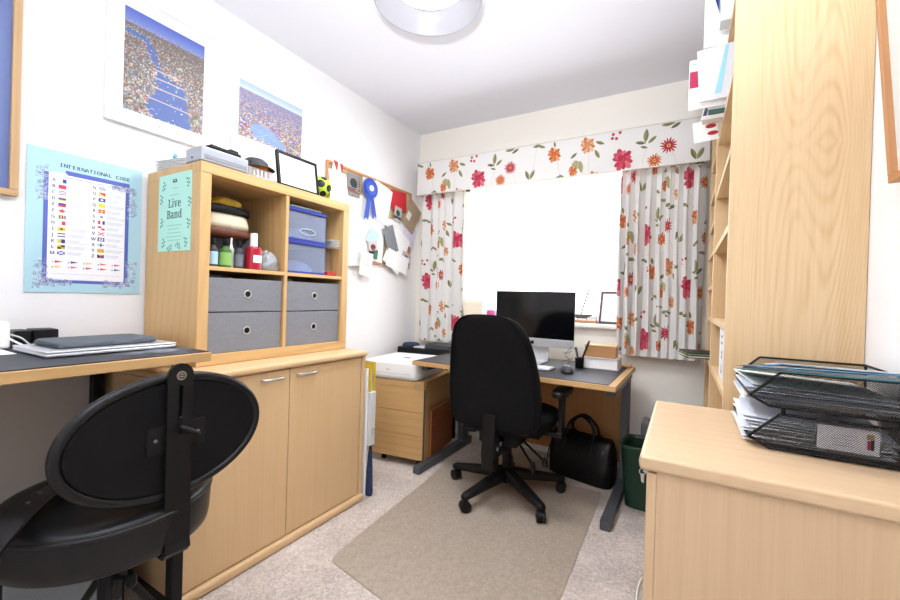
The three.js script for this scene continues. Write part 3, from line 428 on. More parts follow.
const chart = canvas(740, 1100, (g, W, H) => {
  g.fillStyle = '#b0d6e0'; g.fillRect(0, 0, W, H);
  g.fillStyle = '#5563b4'; g.fillRect(95, 140, W - 190, H - 215); g.fillStyle = '#faf9fb'; g.fillRect(122, 175, W - 244, H - 275); g.fillStyle = '#b0d6e0'; g.fillRect(90, 80, 130, 95); g.fillStyle = '#faf9fb'; g.fillRect(150, 165, 80, 30);
  seed = 4; for (const [cx, cy, w, h] of [[80, 250, 60, 260], [W - 80, 300, 60, 260], [80, H - 150, 70, 230], [W - 80, H - 170, 70, 230], [170, H - 85, 190, 50], [W - 180, H - 85, 190, 50], [W - 150, 190, 150, 40]]) for (let k = 0; k < 90; k++) { g.strokeStyle = ['#5a6390', '#8088b0', '#aab0c8', '#e0e2ec'][k % 4]; g.lineWidth = 2; g.strokeRect(cx + rr(-w / 2, w / 2), cy + rr(-h / 2, h / 2), rr(4, 22), rr(4, 18)); }
  g.fillStyle = '#2e3454'; g.font = 'bold 40px sans-serif'; g.textAlign = 'left'; g.save(); let x = 185; for (const c of 'INTERNATIONAL CODE') { g.fillText(c, x, 118); x += c === ' ' ? 22 : (c === 'I' ? 19 : 27); } g.restore();
  g.fillStyle = '#8a5a80'; for (let k = 0; k < 34; k++) g.fillRect(215 + k * 11, 190, k % 6 === 5 ? 0 : 8, 7);
  const F = { A: ['#fff', '#2a3a8c'], B: ['#d8344a'], C: ['#2a3a8c', '#fff', '#d8344a'], D: ['#e8cf3a', '#2a3a8c'], E: ['#2a3a8c', '#d8344a'], F: ['#fff', '#d8344a'], G: ['#e8cf3a', '#2a3a8c'], H: ['#fff', '#d8344a'], I: ['#e8cf3a', '#222'], J: ['#2a3a8c', '#fff'], K: ['#e8cf3a', '#2a3a8c'], L: ['#e8cf3a', '#222'], M: ['#2a3a8c', '#fff'], N: ['#2a3a8c', '#fff'], O: ['#e8cf3a', '#d8344a'], P: ['#2a3a8c', '#fff'], Q: ['#f0d83a'], R: ['#d8344a', '#e8cf3a'], S: ['#fff', '#2a3a8c'], T: ['#d8344a', '#fff', '#2a3a8c'], U: ['#d8344a', '#fff'], V: ['#fff', '#d8344a'], W: ['#2a3a8c', '#fff', '#d8344a'], X: ['#fff', '#2a3a8c'], Y: ['#e8cf3a', '#d8344a'], Z: ['#222', '#e8cf3a', '#2a3a8c', '#d8344a'] };
  const flag = (c, x, y, w, h) => {
    const f = F[c]; g.fillStyle = f[0]; g.fillRect(x, y, w, h); g.save(); g.beginPath(); g.rect(x, y, w, h); g.clip(); g.fillStyle = f[1] ?? f[0];
    const tri = (...p) => { g.beginPath(); p.forEach(([a, b], i) => (i ? g.lineTo(x + a * w, y + b * h) : g.moveTo(x + a * w, y + b * h))); g.fill(); };
    if (c === 'A' || c === 'H' || c === 'K') g.fillRect(x + w / 2, y, w / 2, h); else if (c === 'D' || c === 'J') g.fillRect(x, y + h * 0.3, w, h * 0.4); else if (c === 'E') g.fillRect(x, y + h / 2, w, h / 2);
    else if (c === 'C' || c === 'T' || c === 'W') { if (c === 'T') { g.fillRect(x + w / 3, y, w / 3, h); g.fillStyle = f[2]; g.fillRect(x + w * 2 / 3, y, w / 3, h); } else if (c === 'C') { g.fillRect(x, y + h * 0.2, w, h * 0.6); g.fillStyle = f[2]; g.fillRect(x, y + h * 0.4, w, h * 0.2); } else { g.fillRect(x + w * 0.2, y + h * 0.2, w * 0.6, h * 0.6); g.fillStyle = f[2]; g.fillRect(x + w * 0.36, y + h * 0.36, w * 0.28, h * 0.28); } }
    else if (c === 'F') tri([0.5, 0], [1, 0.5], [0.5, 1], [0, 0.5]); else if (c === 'G') for (let k = 0; k < 3; k++) g.fillRect(x + w * (1 / 6 + k / 3), y, w / 6, h); else if (c === 'I') { g.beginPath(); g.arc(x + w / 2, y + h / 2, h * 0.27, 0, 7); g.fill(); }
    else if (c === 'L' || c === 'U') { g.fillRect(x + w / 2, y, w / 2, h / 2); g.fillRect(x, y + h / 2, w / 2, h / 2); } else if (c === 'N') { for (let i = 0; i < 4; i++) for (let j = 0; j < 4; j++) if ((i + j) % 2) g.fillRect(x + i * w / 4, y + j * h / 4, w / 4, h / 4); }
    else if (c === 'O') tri([0, 0], [1, 0], [1, 1]); else if (c === 'P' || c === 'S') g.fillRect(x + w * 0.3, y + h * 0.3, w * 0.4, h * 0.4); else if (c === 'R' || c === 'X') { g.fillRect(x + w * 0.4, y, w * 0.2, h); g.fillRect(x, y + h * 0.4, w, h * 0.2); }
    else if (c === 'M' || c === 'V') { g.lineWidth = h * 0.2; g.strokeStyle = f[1]; g.beginPath(); g.moveTo(x, y); g.lineTo(x + w, y + h); g.moveTo(x + w, y); g.lineTo(x, y + h); g.stroke(); } else if (c === 'Y') { g.lineWidth = h * 0.13; g.strokeStyle = f[1]; for (let k = -2; k < 4; k++) { g.beginPath(); g.moveTo(x + k * w / 3, y + h); g.lineTo(x + k * w / 3 + w / 2, y); g.stroke(); } }
    else if (c === 'Z') { tri([0, 0], [1, 0], [0.5, 0.5]); g.fillStyle = f[2]; tri([1, 0], [1, 1], [0.5, 0.5]); g.fillStyle = f[3]; tri([0, 1], [1, 1], [0.5, 0.5]); }
    g.restore();
  };
  'ABCDEFGHIJKLMNOPQRSTUVWXYZ'.split('').forEach((c, i) => { const col = Math.floor(i / 13), x = 138 + col * 250, y = 212 + (i % 13) * 47; g.fillStyle = '#3c4468'; g.font = 'bold 34px sans-serif'; g.textAlign = 'center'; g.fillText(c, x + 14, y + 28); flag(c, x + 42, y, 46, 30); g.fillStyle = '#b9bccb'; for (let k = 0; k < 3; k++) g.fillRect(x + 100, y + 4 + k * 9, 70 + ((i * 37 + k * 53) % 60), 2.5); });
  seed = 9; for (let j = 0; j < 2; j++) for (let k = 0; k < 5; k++) { g.fillStyle = '#3c4468'; g.font = 'bold 18px sans-serif'; g.fillText(String((j * 5 + k + 1) % 10), 155 + k * 95, 868 + j * 40); g.fillStyle = ['#d8344a', '#2a3a8c', '#e8cf3a', '#d86a4a', '#c4506a'][(j * 2 + k) % 5]; g.beginPath(); g.moveTo(168 + k * 95, 850 + j * 40); g.lineTo(215 + k * 95, 858 + j * 40); g.lineTo(168 + k * 95, 868 + j * 40); g.fill(); }
  g.fillStyle = '#b8a8b8'; for (let k = 0; k < 40; k++) g.fillRect(150 + k * 11, 950 + (k % 3), 7, 3);
});
wallSheet('flag_chart', 'pale blue INTERNATIONAL CODE signal flag poster on left wall', 'poster', 1.334, 2.251, 0.352, 0.523, mat(0xffffff, { map: chart, roughness: 0.45 }), { t: 0.003, x: 0.003 });
{
  const t = thing('framed_print', 'wood framed pale picture on right wall beside the bookcase', 'picture', [2.424, 1.635, 1.905]); t.rotation.set(0, Math.PI, -0.075);
  frameBars(0.6, 0.49, 0.016, 0.02, M.frameWood, t); obj('mount', bx(0, 0.007, -0.23, 0.23, -0.285, 0.285, 0), mat(lin('#e4e6e0'), { roughness: 0.4 }), t); obj('print', bx(0.007, 0.008, -0.16, 0.17, -0.2, 0.2, 0), mat(lin('#bcc3c4'), { roughness: 0.4 }), t);
}
{ // pinboard
  const t = thing('pinboard', 'cork pinboard in a thin orange wood frame covered with papers', 'pinboard', [0.002, 1.645, 0.6]);
  frameBars(0.93, 0.63, 0.018, 0.02, M.frameWood, t); obj('cork', bx(0, 0.012, -0.3, 0.3, -0.45, 0.45, 0), mat(0xffffff, { map: speck([206, 178, 140], 60, 66, 240, 240), roughness: 1 }), t);
  const G = 'papers pinned to the board'; let x = 0.0235; const P = (n, l, c, y, z, w, h, m, rot = 0) => { x += 0.0013; return wallSheet(n, l, c, y, z, w, h, m, { rot, x, group: G }); };
  const printed = (bg, ink, rowsN, s) => canvas(160, 220, (g, W, H) => { seed = s; g.fillStyle = bg; g.fillRect(0, 0, W, H); g.fillStyle = ink; for (let k = 0; k < rowsN; k++) { const y = 24 + k * (H - 40) / rowsN; for (let q = 16; q < W - 16 - rnd() * 50; q += 9) g.fillRect(q, y, 6, 2); } });
  const photo = (bg, a, b, s) => canvas(128, 160, (g, W, H) => { seed = s; g.fillStyle = bg; g.fillRect(0, 0, W, H); g.fillStyle = a; g.beginPath(); g.ellipse(W * 0.5, H * 0.4, W * 0.28, H * 0.2, 0.3, 0, 7); g.fill(); g.fillStyle = b; g.fillRect(0, H * 0.62, W, H * 0.2); for (let k = 0; k < 14; k++) { g.fillStyle = k % 2 ? a : '#d8d4d0'; g.fillRect(rr(0, W), rr(H * 0.5, H), rr(4, 18), rr(3, 9)); } });
  const pm = (map) => mat(0xffffff, { map, roughness: 0.8 });
  P('pinned_sheet', 'large white printed sheet at the near end of pinboard', 'paper', 1.55, 0.8, 0.2, 0.5, pm(printed('#f2f1ef', '#d5d5da', 16, 1)), 0.02);
  P('pinned_sheet', 'white sheet partly covered by the cyan card', 'paper', 1.55, 0.6, 0.22, 0.4, pm(printed('#f1f0ee', '#dcdce2', 18, 21)), -0.06);
  P('pinned_sheet', 'white sheet partly covered by the grey card', 'paper', 1.52, 0.33, 0.26, 0.36, pm(printed('#f2f1ef', '#d4d4dc', 18, 22)), 0.05);
  P('pinned_sheet', 'tall white sheet pinned behind the blue rosette', 'paper', 1.78, 0.66, 0.16, 0.32, pm(printed('#f3f2f0', '#e2e2e6', 8, 23)), 0.03);
  P('pinned_pennant', 'small red and white pennant at the near top of board', 'pennant', 1.925, 0.985, 0.09, 0.08, pm(canvas(90, 80, (g, W, H) => { g.fillStyle = '#f0ece8'; g.fillRect(0, 0, W, H); g.fillStyle = '#c03a34'; g.beginPath(); g.moveTo(0, 0); g.lineTo(45, 70); g.lineTo(45, 0); g.fill(); g.beginPath(); g.moveTo(60, 0); g.lineTo(90, 80); g.lineTo(90, 0); g.fill(); })), -0.1);
  P('pinned_photo', 'small dark photo pinned near the white propped card', 'photo', 1.85, 0.835, 0.125, 0.155, pm(photo('#8d8884', '#33383c', '#7c5a52', 2)));
  P('pinned_sheet', 'red paper pinned under the frame at far end', 'paper', 1.855, 0.325, 0.2, 0.15, mat(lin('#c4242e'), { roughness: 0.8 }), 0.05);
  P('pinned_sheet', 'white letter pinned beside the blue rosette', 'paper', 1.79, 0.535, 0.2, 0.28, pm(printed('#f3f2f2', '#d8d8de', 14, 3)), -0.22);
  P('pinned_photo', 'small photo of dark and green shapes below red paper', 'photo', 1.745, 0.335, 0.09, 0.12, pm(photo('#b9b4ae', '#23403a', '#3a3a3e', 4)), -0.12);
  P('pinned_card', 'pale cyan card pinned below the rosette tails', 'card', 1.52, 0.63, 0.1, 0.12, mat(lin('#bfdde2'), { roughness: 0.8 }), -0.5);
  P('pinned_photo', 'colourful snapshot pinned under the cyan card', 'photo', 1.44, 0.62, 0.1, 0.11, pm(photo('#cfc6c4', '#7a2f3a', '#2c2c34', 6)), 0.15);
  P('pinned_sheet', 'lilac printed leaflet pinned below the brown envelope', 'paper', 1.6, 0.18, 0.17, 0.17, pm(printed('#dcd8e8', '#9a90b4', 12, 7)), -0.3);
  P('pinned_sheet', 'white slanted sheet pinned at lower far corner of board', 'paper', 1.46, 0.34, 0.22, 0.32, pm(printed('#f4f3f1', '#dcdce0', 10, 8)), -0.5);
  P('pinned_photo', 'mauve photo pinned at the bottom far corner', 'photo', 1.4, 0.22, 0.12, 0.11, pm(photo('#c9b6c2', '#6a5468', '#8c7488', 9)), -0.3);
  P('pinned_card', 'grey textured fan-shaped card pinned mid board', 'card', 1.53, 0.425, 0.13, 0.21, mat(0xffffff, { map: speck([128, 132, 136], 70, 88, 160, 160), roughness: 0.9 }), 0.42);
  P('pinned_sheet', 'white sheet sticking out below the pinboard frame', 'paper', 1.37, 0.33, 0.28, 0.14, pm(printed('#f5f4f2', '#e0dfe2', 5, 11)), -0.22);
  P('pinned_card', 'cream card with faint ring hanging below the board', 'card', 1.32, 0.7, 0.125, 0.17, pm(canvas(100, 140, (g, W, H) => { g.fillStyle = '#f1e6da'; g.fillRect(0, 0, W, H); g.strokeStyle = '#d0b8a8'; g.lineWidth = 3; g.beginPath(); g.arc(50, 62, 14, 0, 7); g.stroke(); })), -0.12);
  P('pinned_card', 'small green card pinned above the cream card', 'card', 1.395, 0.6, 0.035, 0.06, mat(lin('#3c7a58'), { roughness: 0.8 }));
  P('brown_envelope', 'brown envelope with white label hanging off the board corner', 'envelope', 1.76, 0.16, 0.17, 0.24, pm(canvas(170, 240, (g, W, H) => { g.fillStyle = '#a58f74'; g.fillRect(0, 0, W, H); g.fillStyle = '#ece6dc'; g.fillRect(20, 110, 52, 70); g.fillStyle = '#b9a88c'; g.fillRect(0, 0, W, 8); })), -0.55);
  const r = thing('rosette', 'royal blue prize rosette with two ribbon tails on pinboard', 'rosette', [0.05, 1.862, 0.69]); r.rotation.y = Math.PI / 2; r.scale.set(1.3, 1.15, 1);
  const rb = mat(lin('#2b4bb0'), { roughness: 0.5, sheen: 0.3 });
  const ring = (r0, r1, n, z0) => { const pos = [], idx = []; for (let i = 0; i <= n; i++) { const a = i / n * Math.PI * 2, z = z0 + (i % 2 ? 0.006 : 0); pos.push(Math.cos(a) * r0, Math.sin(a) * r0, z0 + 0.003, Math.cos(a) * r1, Math.sin(a) * r1, z); } for (let i = 0; i < n; i++) idx.push(2 * i, 2 * i + 1, 2 * i + 2, 2 * i + 1, 2 * i + 3, 2 * i + 2); const g = new THREE.BufferGeometry(); g.setAttribute('position', new THREE.Float32BufferAttribute(pos, 3)); g.setIndex(idx); g.computeVertexNormals(); return flat(g); };
  obj('pleated_ring', ring(0.018, 0.062, 56, 0.004), rb, r); obj('inner_ring', ring(0.014, 0.042, 44, 0.011), mat(lin('#3a5cc4'), { roughness: 0.5 }), r);
  obj('centre_disc', new THREE.CylinderGeometry(0.018, 0.018, 0.003, 28).rotateX(Math.PI / 2).translate(0, 0, 0.018), mat(lin('#f0efe9')), r);
  obj('tail', extr([[-0.018, -0.03], [0.012, -0.03], [-0.008, -0.2], [-0.024, -0.185], [-0.045, -0.2]], 0.001).translate(0, 0, 0.003), rb, r); obj('tail', extr([[0.0, -0.03], [0.026, -0.03], [0.06, -0.175], [0.042, -0.165], [0.026, -0.185]], 0.001).translate(0, 0, 0.005), rb, r);
}

// ---------- tall bookcase along the right wall ----------
function bookcase(name, label, z0, z1, levels, sh) {
  const t = thing(name, label, 'bookcase'), x0 = 2.135, x1 = 2.449, H = 2.09, b = 0.022;
  obj('side_panel', wbx('y', sh, x0, x1, 0, H, z1 - b, z1, 0.0015), M.oak, t); obj('side_panel', wbx('y', sh + 0.3, x0, x1, 0, H, z0, z0 + b, 0.0015), M.oak, t);
  obj('top_panel', wbx('z', sh, x0, x1, H - b, H, z0 + b, z1 - b, 0.0015), M.oak, t); obj('back_panel', wbx('y', sh + 0.5, x1 - 0.006, x1, 0.06, H - b, z0 + b, z1 - b, 0), M.oak, t);
  obj('plinth', wbx('z', sh + 0.1, x0 + 0.02, x0 + 0.035, 0, 0.06, z0 + b, z1 - b, 0.001), M.oak, t);
  levels.forEach((y, k) => obj('shelf', wbx('z', sh + k * 0.17, x0 + 0.003, x1 - 0.007, y - b, y, z0 + b, z1 - b, 0.0015), M.oak, t));
}
bookcase('bookcase', 'tall oak bookcase whose broad side panel faces the filing cabinet', 0.66, 1.41, [1.86, 1.61, 1.36, 1.04, 0.82, 0.45, 0.08], 0.02);
bookcase('bookcase', 'narrow tall oak bookcase in the corner beside the floral curtain', 0.185, 0.657, [1.86, 1.68, 1.52, 1.37, 1.2, 1.04, 0.82, 0.45, 0.08], 0.41);
{
  const slab = (name, label, cat, pos, [w, h, d], m, rot = [0, 0, 0], extra) => { const t = thing(name, label, cat, pos); t.rotation.set(...rot); obj(name === 'book' || name === 'ring_binder' ? 'cover' : 'sheet', bx(-w / 2, w / 2, 0, h, -d / 2, d / 2, 0.001), m, t); if (extra) extra(t, w, h, d); return t; };
  const pages = (t, w, h, d) => obj('pages', bx(-w / 2 - 0.0008, w / 2 - 0.004, 0.003, h - 0.003, -d / 2 + 0.003, d / 2 - 0.003, 0), M.paper, t);
  const G = 'papers and books spilling from the top of the bookcase';
  // standing on top of the bookcase
  slab('magazine', 'white magazine with blue spine upright on bookcase top, farthest', 'magazine', [2.175, 2.0905, 0.98], [0.21, 0.29, 0.012], M.white, [0, 0.05, 0], (t) => { obj('blue_band', bx(-0.106, -0.08, 0.05, 0.24, -0.007, 0.007, 0), mat(lin('#4a66b4')), t); });
  slab('magazine', 'magazine with dark blue triangle upright on bookcase top', 'magazine', [2.165, 2.0905, 1.06], [0.21, 0.28, 0.014], M.paper, [0, 0.12, 0], (t) => { obj('blue_triangle', extr([[-0.08, 0.2], [-0.02, 0.22], [-0.04, 0.06]], 0.016), mat(lin('#2d3572')), t); });
  slab('box_file', 'pale grey box file upright on bookcase top', 'file', [2.225, 2.0905, 1.2], [0.24, 0.31, 0.06], mat(lin('#c9cfce')), [0, 0.0, 0], (t) => { obj('spine_label', bx(-0.122, -0.119, 0.06, 0.16, -0.02, 0.02, 0), mat(lin('#9fabb2')), t); });
  // on the shelf at 1.86, sticking out
  for (const [k, c, n] of [[0, '#e8e4de', 'white'], [1, '#3f6f66', 'teal'], [2, '#e9e7e4', 'cream'], [3, '#57607a', 'slate'], [4, '#d8d0b0', 'buff'], [5, '#efeeec', 'ivory']])
    slab('book', ['thick white paperback at the bottom of the jutting stack', 'thin teal paperback in the stack jutting from top shelf', 'cream paperback in the stack jutting from top shelf', 'slate blue paperback in the stack jutting from top shelf', 'buff paperback near the top of the jutting stack', 'ivory paperback topmost in the jutting stack'][k], 'book', [2.18 + (k % 3) * 0.01, 1.8605 + k * 0.0175, 0.86], [0.22, 0.016, 0.2], mat(lin(c)), [0, (k % 2 ? 0.06 : -0.05), 0], pages);
  slab('leaflet', 'white leaflet with red petals hanging out below the stack', 'leaflet', [2.085, 1.79, 0.9], [0.09, 0.085, 0.003], M.paper, [0, 0.1, 0.1], (t) => { for (const [x, y] of [[0.025, 0.03], [0.02, 0.06]]) obj('red_petal', new THREE.SphereGeometry(0.02, 16, 8).scale(1, 0.45, 0.08).translate(x, y, 0.0016), M.red, t); });
  slab('folder', 'grey white folder with cyan stripe jutting from top shelf', 'folder', [2.15, 1.865, 1.13], [0.2, 0.195, 0.006], mat(lin('#cfced2')), [0, 0.0, 0.06], (t) => { obj('cyan_stripe', extr([[-0.01, 0.19], [0.0, 0.19], [-0.03, 0.02], [-0.05, 0.02]], 0.008), mat(lin('#8fc8d2')), t); });
  slab('folder', 'white folder with magenta patch jutting furthest from top shelf', 'folder', [2.115, 1.865, 1.06], [0.2, 0.195, 0.006], M.paper, [0, 0.0, 0.0], (t) => { obj('magenta_patch', bx(-0.098, -0.045, 0.085, 0.15, -0.0036, 0.0036, 0), mat(lin('#b3204e')), t); obj('blue_lines', [bx(-0.095, -0.02, 0.176, 0.18, -0.0036, 0.0036, 0), bx(-0.095, -0.03, 0.163, 0.166, -0.0036, 0.0036, 0)], mat(lin('#7fa6c0')), t); });
  slab('ring_binder', 'white lever arch file with big sideways letters on its spine', 'file', [2.27, 0.8205, 1.13], [0.24, 0.195, 0.3], M.white, [0, 0, 0], (t) => {
    const tx = canvas(128, 256, (g, W, H) => { g.fillStyle = '#f0f0ee'; g.fillRect(0, 0, W, H); g.fillStyle = '#2a2c30'; g.font = 'bold 84px sans-serif'; g.textAlign = 'center'; g.save(); g.translate(84, H / 2); g.rotate(-Math.PI / 2); g.fillText('C o H', 0, 6); g.restore(); });
    obj('spine_print', new THREE.PlaneGeometry(0.1, 0.185).rotateY(-Math.PI / 2).translate(-0.1208, 0.0975, -0.03), mat(0xffffff, { map: tx, roughness: 0.6 }), t);
  });
  const cols = [['burgundy', '#7a2f36'], ['navy', '#2b3d66'], ['olive', '#6f6e3c'], ['tan', '#b08d5c'], ['white', '#e4e2dc'], ['dark grey', '#3c3e42']];
  for (const [y, lab, o] of [[1.61, 'second shelf from top', 0], [1.36, 'third shelf from top', 3]]) for (let k = 0; k < 6; k++) slab('book', `${cols[(k + o) % 6][0]} hardback standing on the ${lab} of broad bookcase`, 'book', [2.33, y + 0.0005, 0.72 + k * 0.05], [0.17, 0.17 + 0.012 * ((k * 5) % 4), 0.034], mat(lin(cols[(k + o) % 6][1])), [0, 0, 0], pages);
  tag(obj('paper_roll', rod(V(2.16, 1.385, 1.25), V(2.4, 1.385, 1.22), 0.024, 0.024, 20), M.paper), 'rolled white paper lying on third bookcase shelf', 'paper');
  { const w = thing('magazine_pile', 'thin pile of magazines jutting from narrow bookcase below curtain hem', 'magazines', [2.16, 0.8205, 0.34], 0.2); [['#3c4a3a', 0], ['#e8e6e0', 1], ['#5a5040', 2], ['#87a05a', 3], ['#2c2e34', 4]].forEach(([c, k]) => obj('magazine', bx(-0.14, 0.1, k * 0.006, k * 0.006 + 0.005, -0.09, 0.1, 0.001).rotateY((k % 2) * 0.09), mat(lin(c)), w)); }
  { const m = thing('white_mug', 'white mug with handle on the narrow bookcase shelf', 'mug', [2.2, 1.3705, 0.45], 2.4); obj('mug_body', lathe([[0, 0], [0.034, 0], [0.037, 0.01], [0.038, 0.085], [0.035, 0.085], [0.033, 0.01], [0, 0.008]], 28), M.white, m); obj('handle', new THREE.TorusGeometry(0.022, 0.005, 8, 20, Math.PI).rotateZ(-Math.PI / 2).translate(0.037, 0.045, 0), M.white, m); }
  tag(obj('cardboard_box', bx(2.015, 2.118, 0, 0.52, 0.3, 0.5, 0.004), mat(lin('#8b8378'), { roughness: 0.9 })), 'taupe cardboard box standing on floor before narrow bookcase', 'box');
}

// ---------- filing cabinet and letter trays ----------
const FC = 0.785;
{
  const t = thing('filing_cabinet', 'pale beech filing cabinet carrying the wire letter trays', 'cabinet');
  obj('cabinet_top', wbx('x', 0.3, 1.952, 2.434, FC - 0.031, FC, 1.435, 1.993, 0.008, 3), M.beechPale, t);
  obj('cabinet_body', [wbx('y', 0.15, 1.985, 2.43, 0.02, FC - 0.031, 1.962, 1.982, 0.001), wbx('y', 0.5, 1.985, 2.43, 0.02, FC - 0.031, 1.445, 1.463, 0.001), wbx('y', 0.6, 2.41, 2.43, 0.02, FC - 0.031, 1.463, 1.962, 0), wbx('x', 0.6, 1.985, 2.43, 0, 0.02, 1.445, 1.982, 0)], M.beechPale, t);
  for (const [a, b] of [[0.03, 0.385], [0.39, 0.748]]) { const d = obj('drawer_front', wbx('y', a + 0.2, 1.966, 1.985, a, b, 1.446, 1.981, 0.002), M.beechPale, t); obj('handle', tube([[1.966, b - 0.06, 1.64], [1.945, b - 0.062, 1.65], [1.945, b - 0.062, 1.78], [1.966, b - 0.06, 1.79]], 0.005, 24, 8), M.steel, d); }
  obj('lock', new THREE.CylinderGeometry(0.008, 0.008, 0.012, 16).rotateZ(Math.PI / 2).translate(1.962, 0.735, 1.93), M.steel, t);
  const k = thing('key_ring', 'small silver keys hanging from the filing cabinet lock', 'keys', [1.955, 0.735, 1.93]);
  obj('ring', new THREE.TorusGeometry(0.007, 0.001, 6, 20).rotateY(0.4).translate(0.0, -0.007, 0), M.steel, k); for (const s of [-1, 1]) obj('key', extr([[-0.003, 0], [0.003, 0], [0.002, -0.018], [-0.001, -0.018]], 0.0012).rotateY(0.5 + s * 0.4).translate(0.0 + s * 0.0015, -0.013, s * 0.002), M.silver, k);
}
{
  const hole = dataTex(64, 64, (u, v) => { const a = Math.abs(((u + v) % 1) - 0.5), b = Math.abs(((u - v + 1) % 1) - 0.5); const w = a < 0.13 || b < 0.13 || a > 0.5 ? 255 : 0; return [w, w, w]; }, false);
  hole.wrapS = hole.wrapT = THREE.RepeatWrapping; hole.repeat.set(1 / 0.0048, 1 / 0.0048);
  const mesh = mat(lin('#1c1d1f'), { roughness: 0.45, metalness: 0.4, alphaMap: hole, alphaTest: 0.5, side: THREE.DoubleSide, transparent: true });
  const X0 = 2.155, X1 = 2.425, Z0 = 1.505, Z1 = 1.8;
  const tray = (y, label) => {
    const t = thing('letter_tray', label, 'tray', [0, y, 0], 0, 'black wire mesh letter trays');
    const prof = [[X0 + 0.035, 0.003], [X1, 0.003], [X1, 0.078], [X0 + 0.055, 0.078], [X0, 0.022]];
    const pane = (pts, place) => { const s = new THREE.ShapeGeometry(new THREE.Shape(pts.map(([a, b]) => new THREE.Vector2(a, b)))); place(s); return s; };
    obj('mesh_side', pane(prof, (s) => s.translate(0, 0, Z1)), mesh, t); obj('mesh_side', pane(prof, (s) => s.translate(0, 0, Z0)), mesh, t);
    obj('mesh_floor', pane([[X0 + 0.035, Z0], [X1, Z0], [X1, Z1], [X0 + 0.035, Z1]], (s) => s.rotateX(Math.PI / 2).translate(0, 0.003, 0)), mesh, t);
    obj('mesh_end', pane([[Z0, 0.003], [Z1, 0.003], [Z1, 0.078], [Z0, 0.078]], (s) => s.rotateY(-Math.PI / 2).translate(X1, 0, 0)), mesh, t);
    obj('mesh_lip', pane([[0, 0], [0.04, 0], [0.04, Z1 - Z0], [0, Z1 - Z0]], (s) => s.rotateX(Math.PI / 2).rotateZ(-0.5).translate(X0, 0.022, Z0)), mesh, t);
    for (const z of [Z0, Z1]) for (let k = 0; k < 5; k++) { const [a, b] = [prof[k], prof[(k + 1) % 5]]; obj('rim_wire', rod(V(a[0], a[1], z), V(b[0], b[1], z), k === 0 ? 0.0035 : 0.0028, undefined, 8), M.blackMetal, t); }
    obj('rim_wire', rod(V(X0, 0.022, Z0), V(X0, 0.022, Z1), 0.0028, 0.0028, 8), M.blackMetal, t); obj('rim_wire', rod(V(X1, 0.078, Z0), V(X1, 0.078, Z1), 0.0028, 0.0028, 8), M.blackMetal, t);
    if (y < 0.85) for (const z of [Z0, Z1]) for (const x of [X0 + 0.06, X1 - 0.03]) obj('post', rod(V(x, 0.078, z), V(x, 0.09, z), 0.004, 0.004, 8), M.blackMetal, t);
  };
  tray(FC + 0.0035, 'lower black mesh letter tray stuffed with white papers');
  tray(FC + 0.0945, 'upper black mesh letter tray with blue folder on top');
  const sheets = (y, label, n, x0, c = ['#eef0f2', '#dfe4ee', '#e9e6df', '#cfd4de']) => { const t = thing('letter_papers', label, 'papers', [2.29, y, 1.652], 0, 'papers in the letter trays'); for (let k = 0; k < n; k++) obj('sheet', new THREE.BoxGeometry(0.25, 0.0012, 0.24).rotateZ(k < n / 2 ? 0 : -0.03 * (k - n / 2) / n * 4).rotateY(rr(-0.07, 0.07)).translate(rr(-0.012, 0) + x0, 0.001 + k * 0.0052, rr(-0.012, 0.012)), mat(lin(c[k % c.length]), { roughness: 0.85 }), t); };
  sheets(FC + 0.008, 'white papers fanning out of the lower letter tray', 10, -0.008); sheets(FC + 0.099, 'pale papers fanning out of the upper letter tray', 7, -0.006, ['#e4e6ea', '#c4cad8', '#e9e6df', '#9aa2b4']);
  const lt = canvas(220, 120, (g, W, H) => { g.fillStyle = '#e9e7ea'; g.fillRect(0, 0, W, H); g.fillStyle = '#b83848'; g.fillRect(178, 50, 12, 44); g.fillStyle = '#2a2c34'; g.fillRect(190, 46, 12, 48); g.fillStyle = '#b09a5c'; g.fillRect(176, 20, 26, 26); g.fillStyle = '#8f8d96'; for (const [y, a, b] of [[40, 60, 150], [58, 40, 150], [76, 20, 130], [90, 60, 140]]) for (let x = a; x < b; x += 10) g.fillRect(x, y, 7, 3); });
  const L = tag(obj('printed_card', new THREE.BoxGeometry(0.095, 0.05, 0.0015), mat(0xffffff, { map: lt, roughness: 0.6 })), 'white printed card with red and black emblem behind tray mesh', 'card'); L.position.set(2.32, FC + 0.046, 1.792);
  const f = thing('document_folder', 'pale blue plastic folder lying across the upper letter tray', 'folder', [2.285, FC + 0.158, 1.685], 0.0); f.rotation.x = -0.13;
  obj('back_cover', new THREE.BoxGeometry(0.27, 0.0014, 0.24).translate(0, 0.001, 0), mat(lin('#3f8f9a'), { roughness: 0.35 }), f); obj('front_cover', new THREE.BoxGeometry(0.26, 0.0014, 0.242).rotateZ(0.02).translate(-0.006, 0.011, 0.002), mat(lin('#6fb2dc'), { roughness: 0.35 }), f); for (let k = 0; k < 3; k++) obj('sheet', new THREE.BoxGeometry(0.25, 0.001, 0.22).rotateY(rr(-0.03, 0.03)).translate(0.004, 0.004 + k * 0.0018, 0), M.paper, f);
  const w = thing('loose_sheets', 'white sheets lying over the blue folder on the trays', 'papers', [2.315, FC + 0.176, 1.7], -0.03); w.rotation.x = -0.13; for (let k = 0; k < 2; k++) obj('sheet', new THREE.BoxGeometry(0.22, 0.001, 0.18).rotateY(k * 0.04).translate(0, 0.001 + k * 0.002, 0), M.paper, w);
}

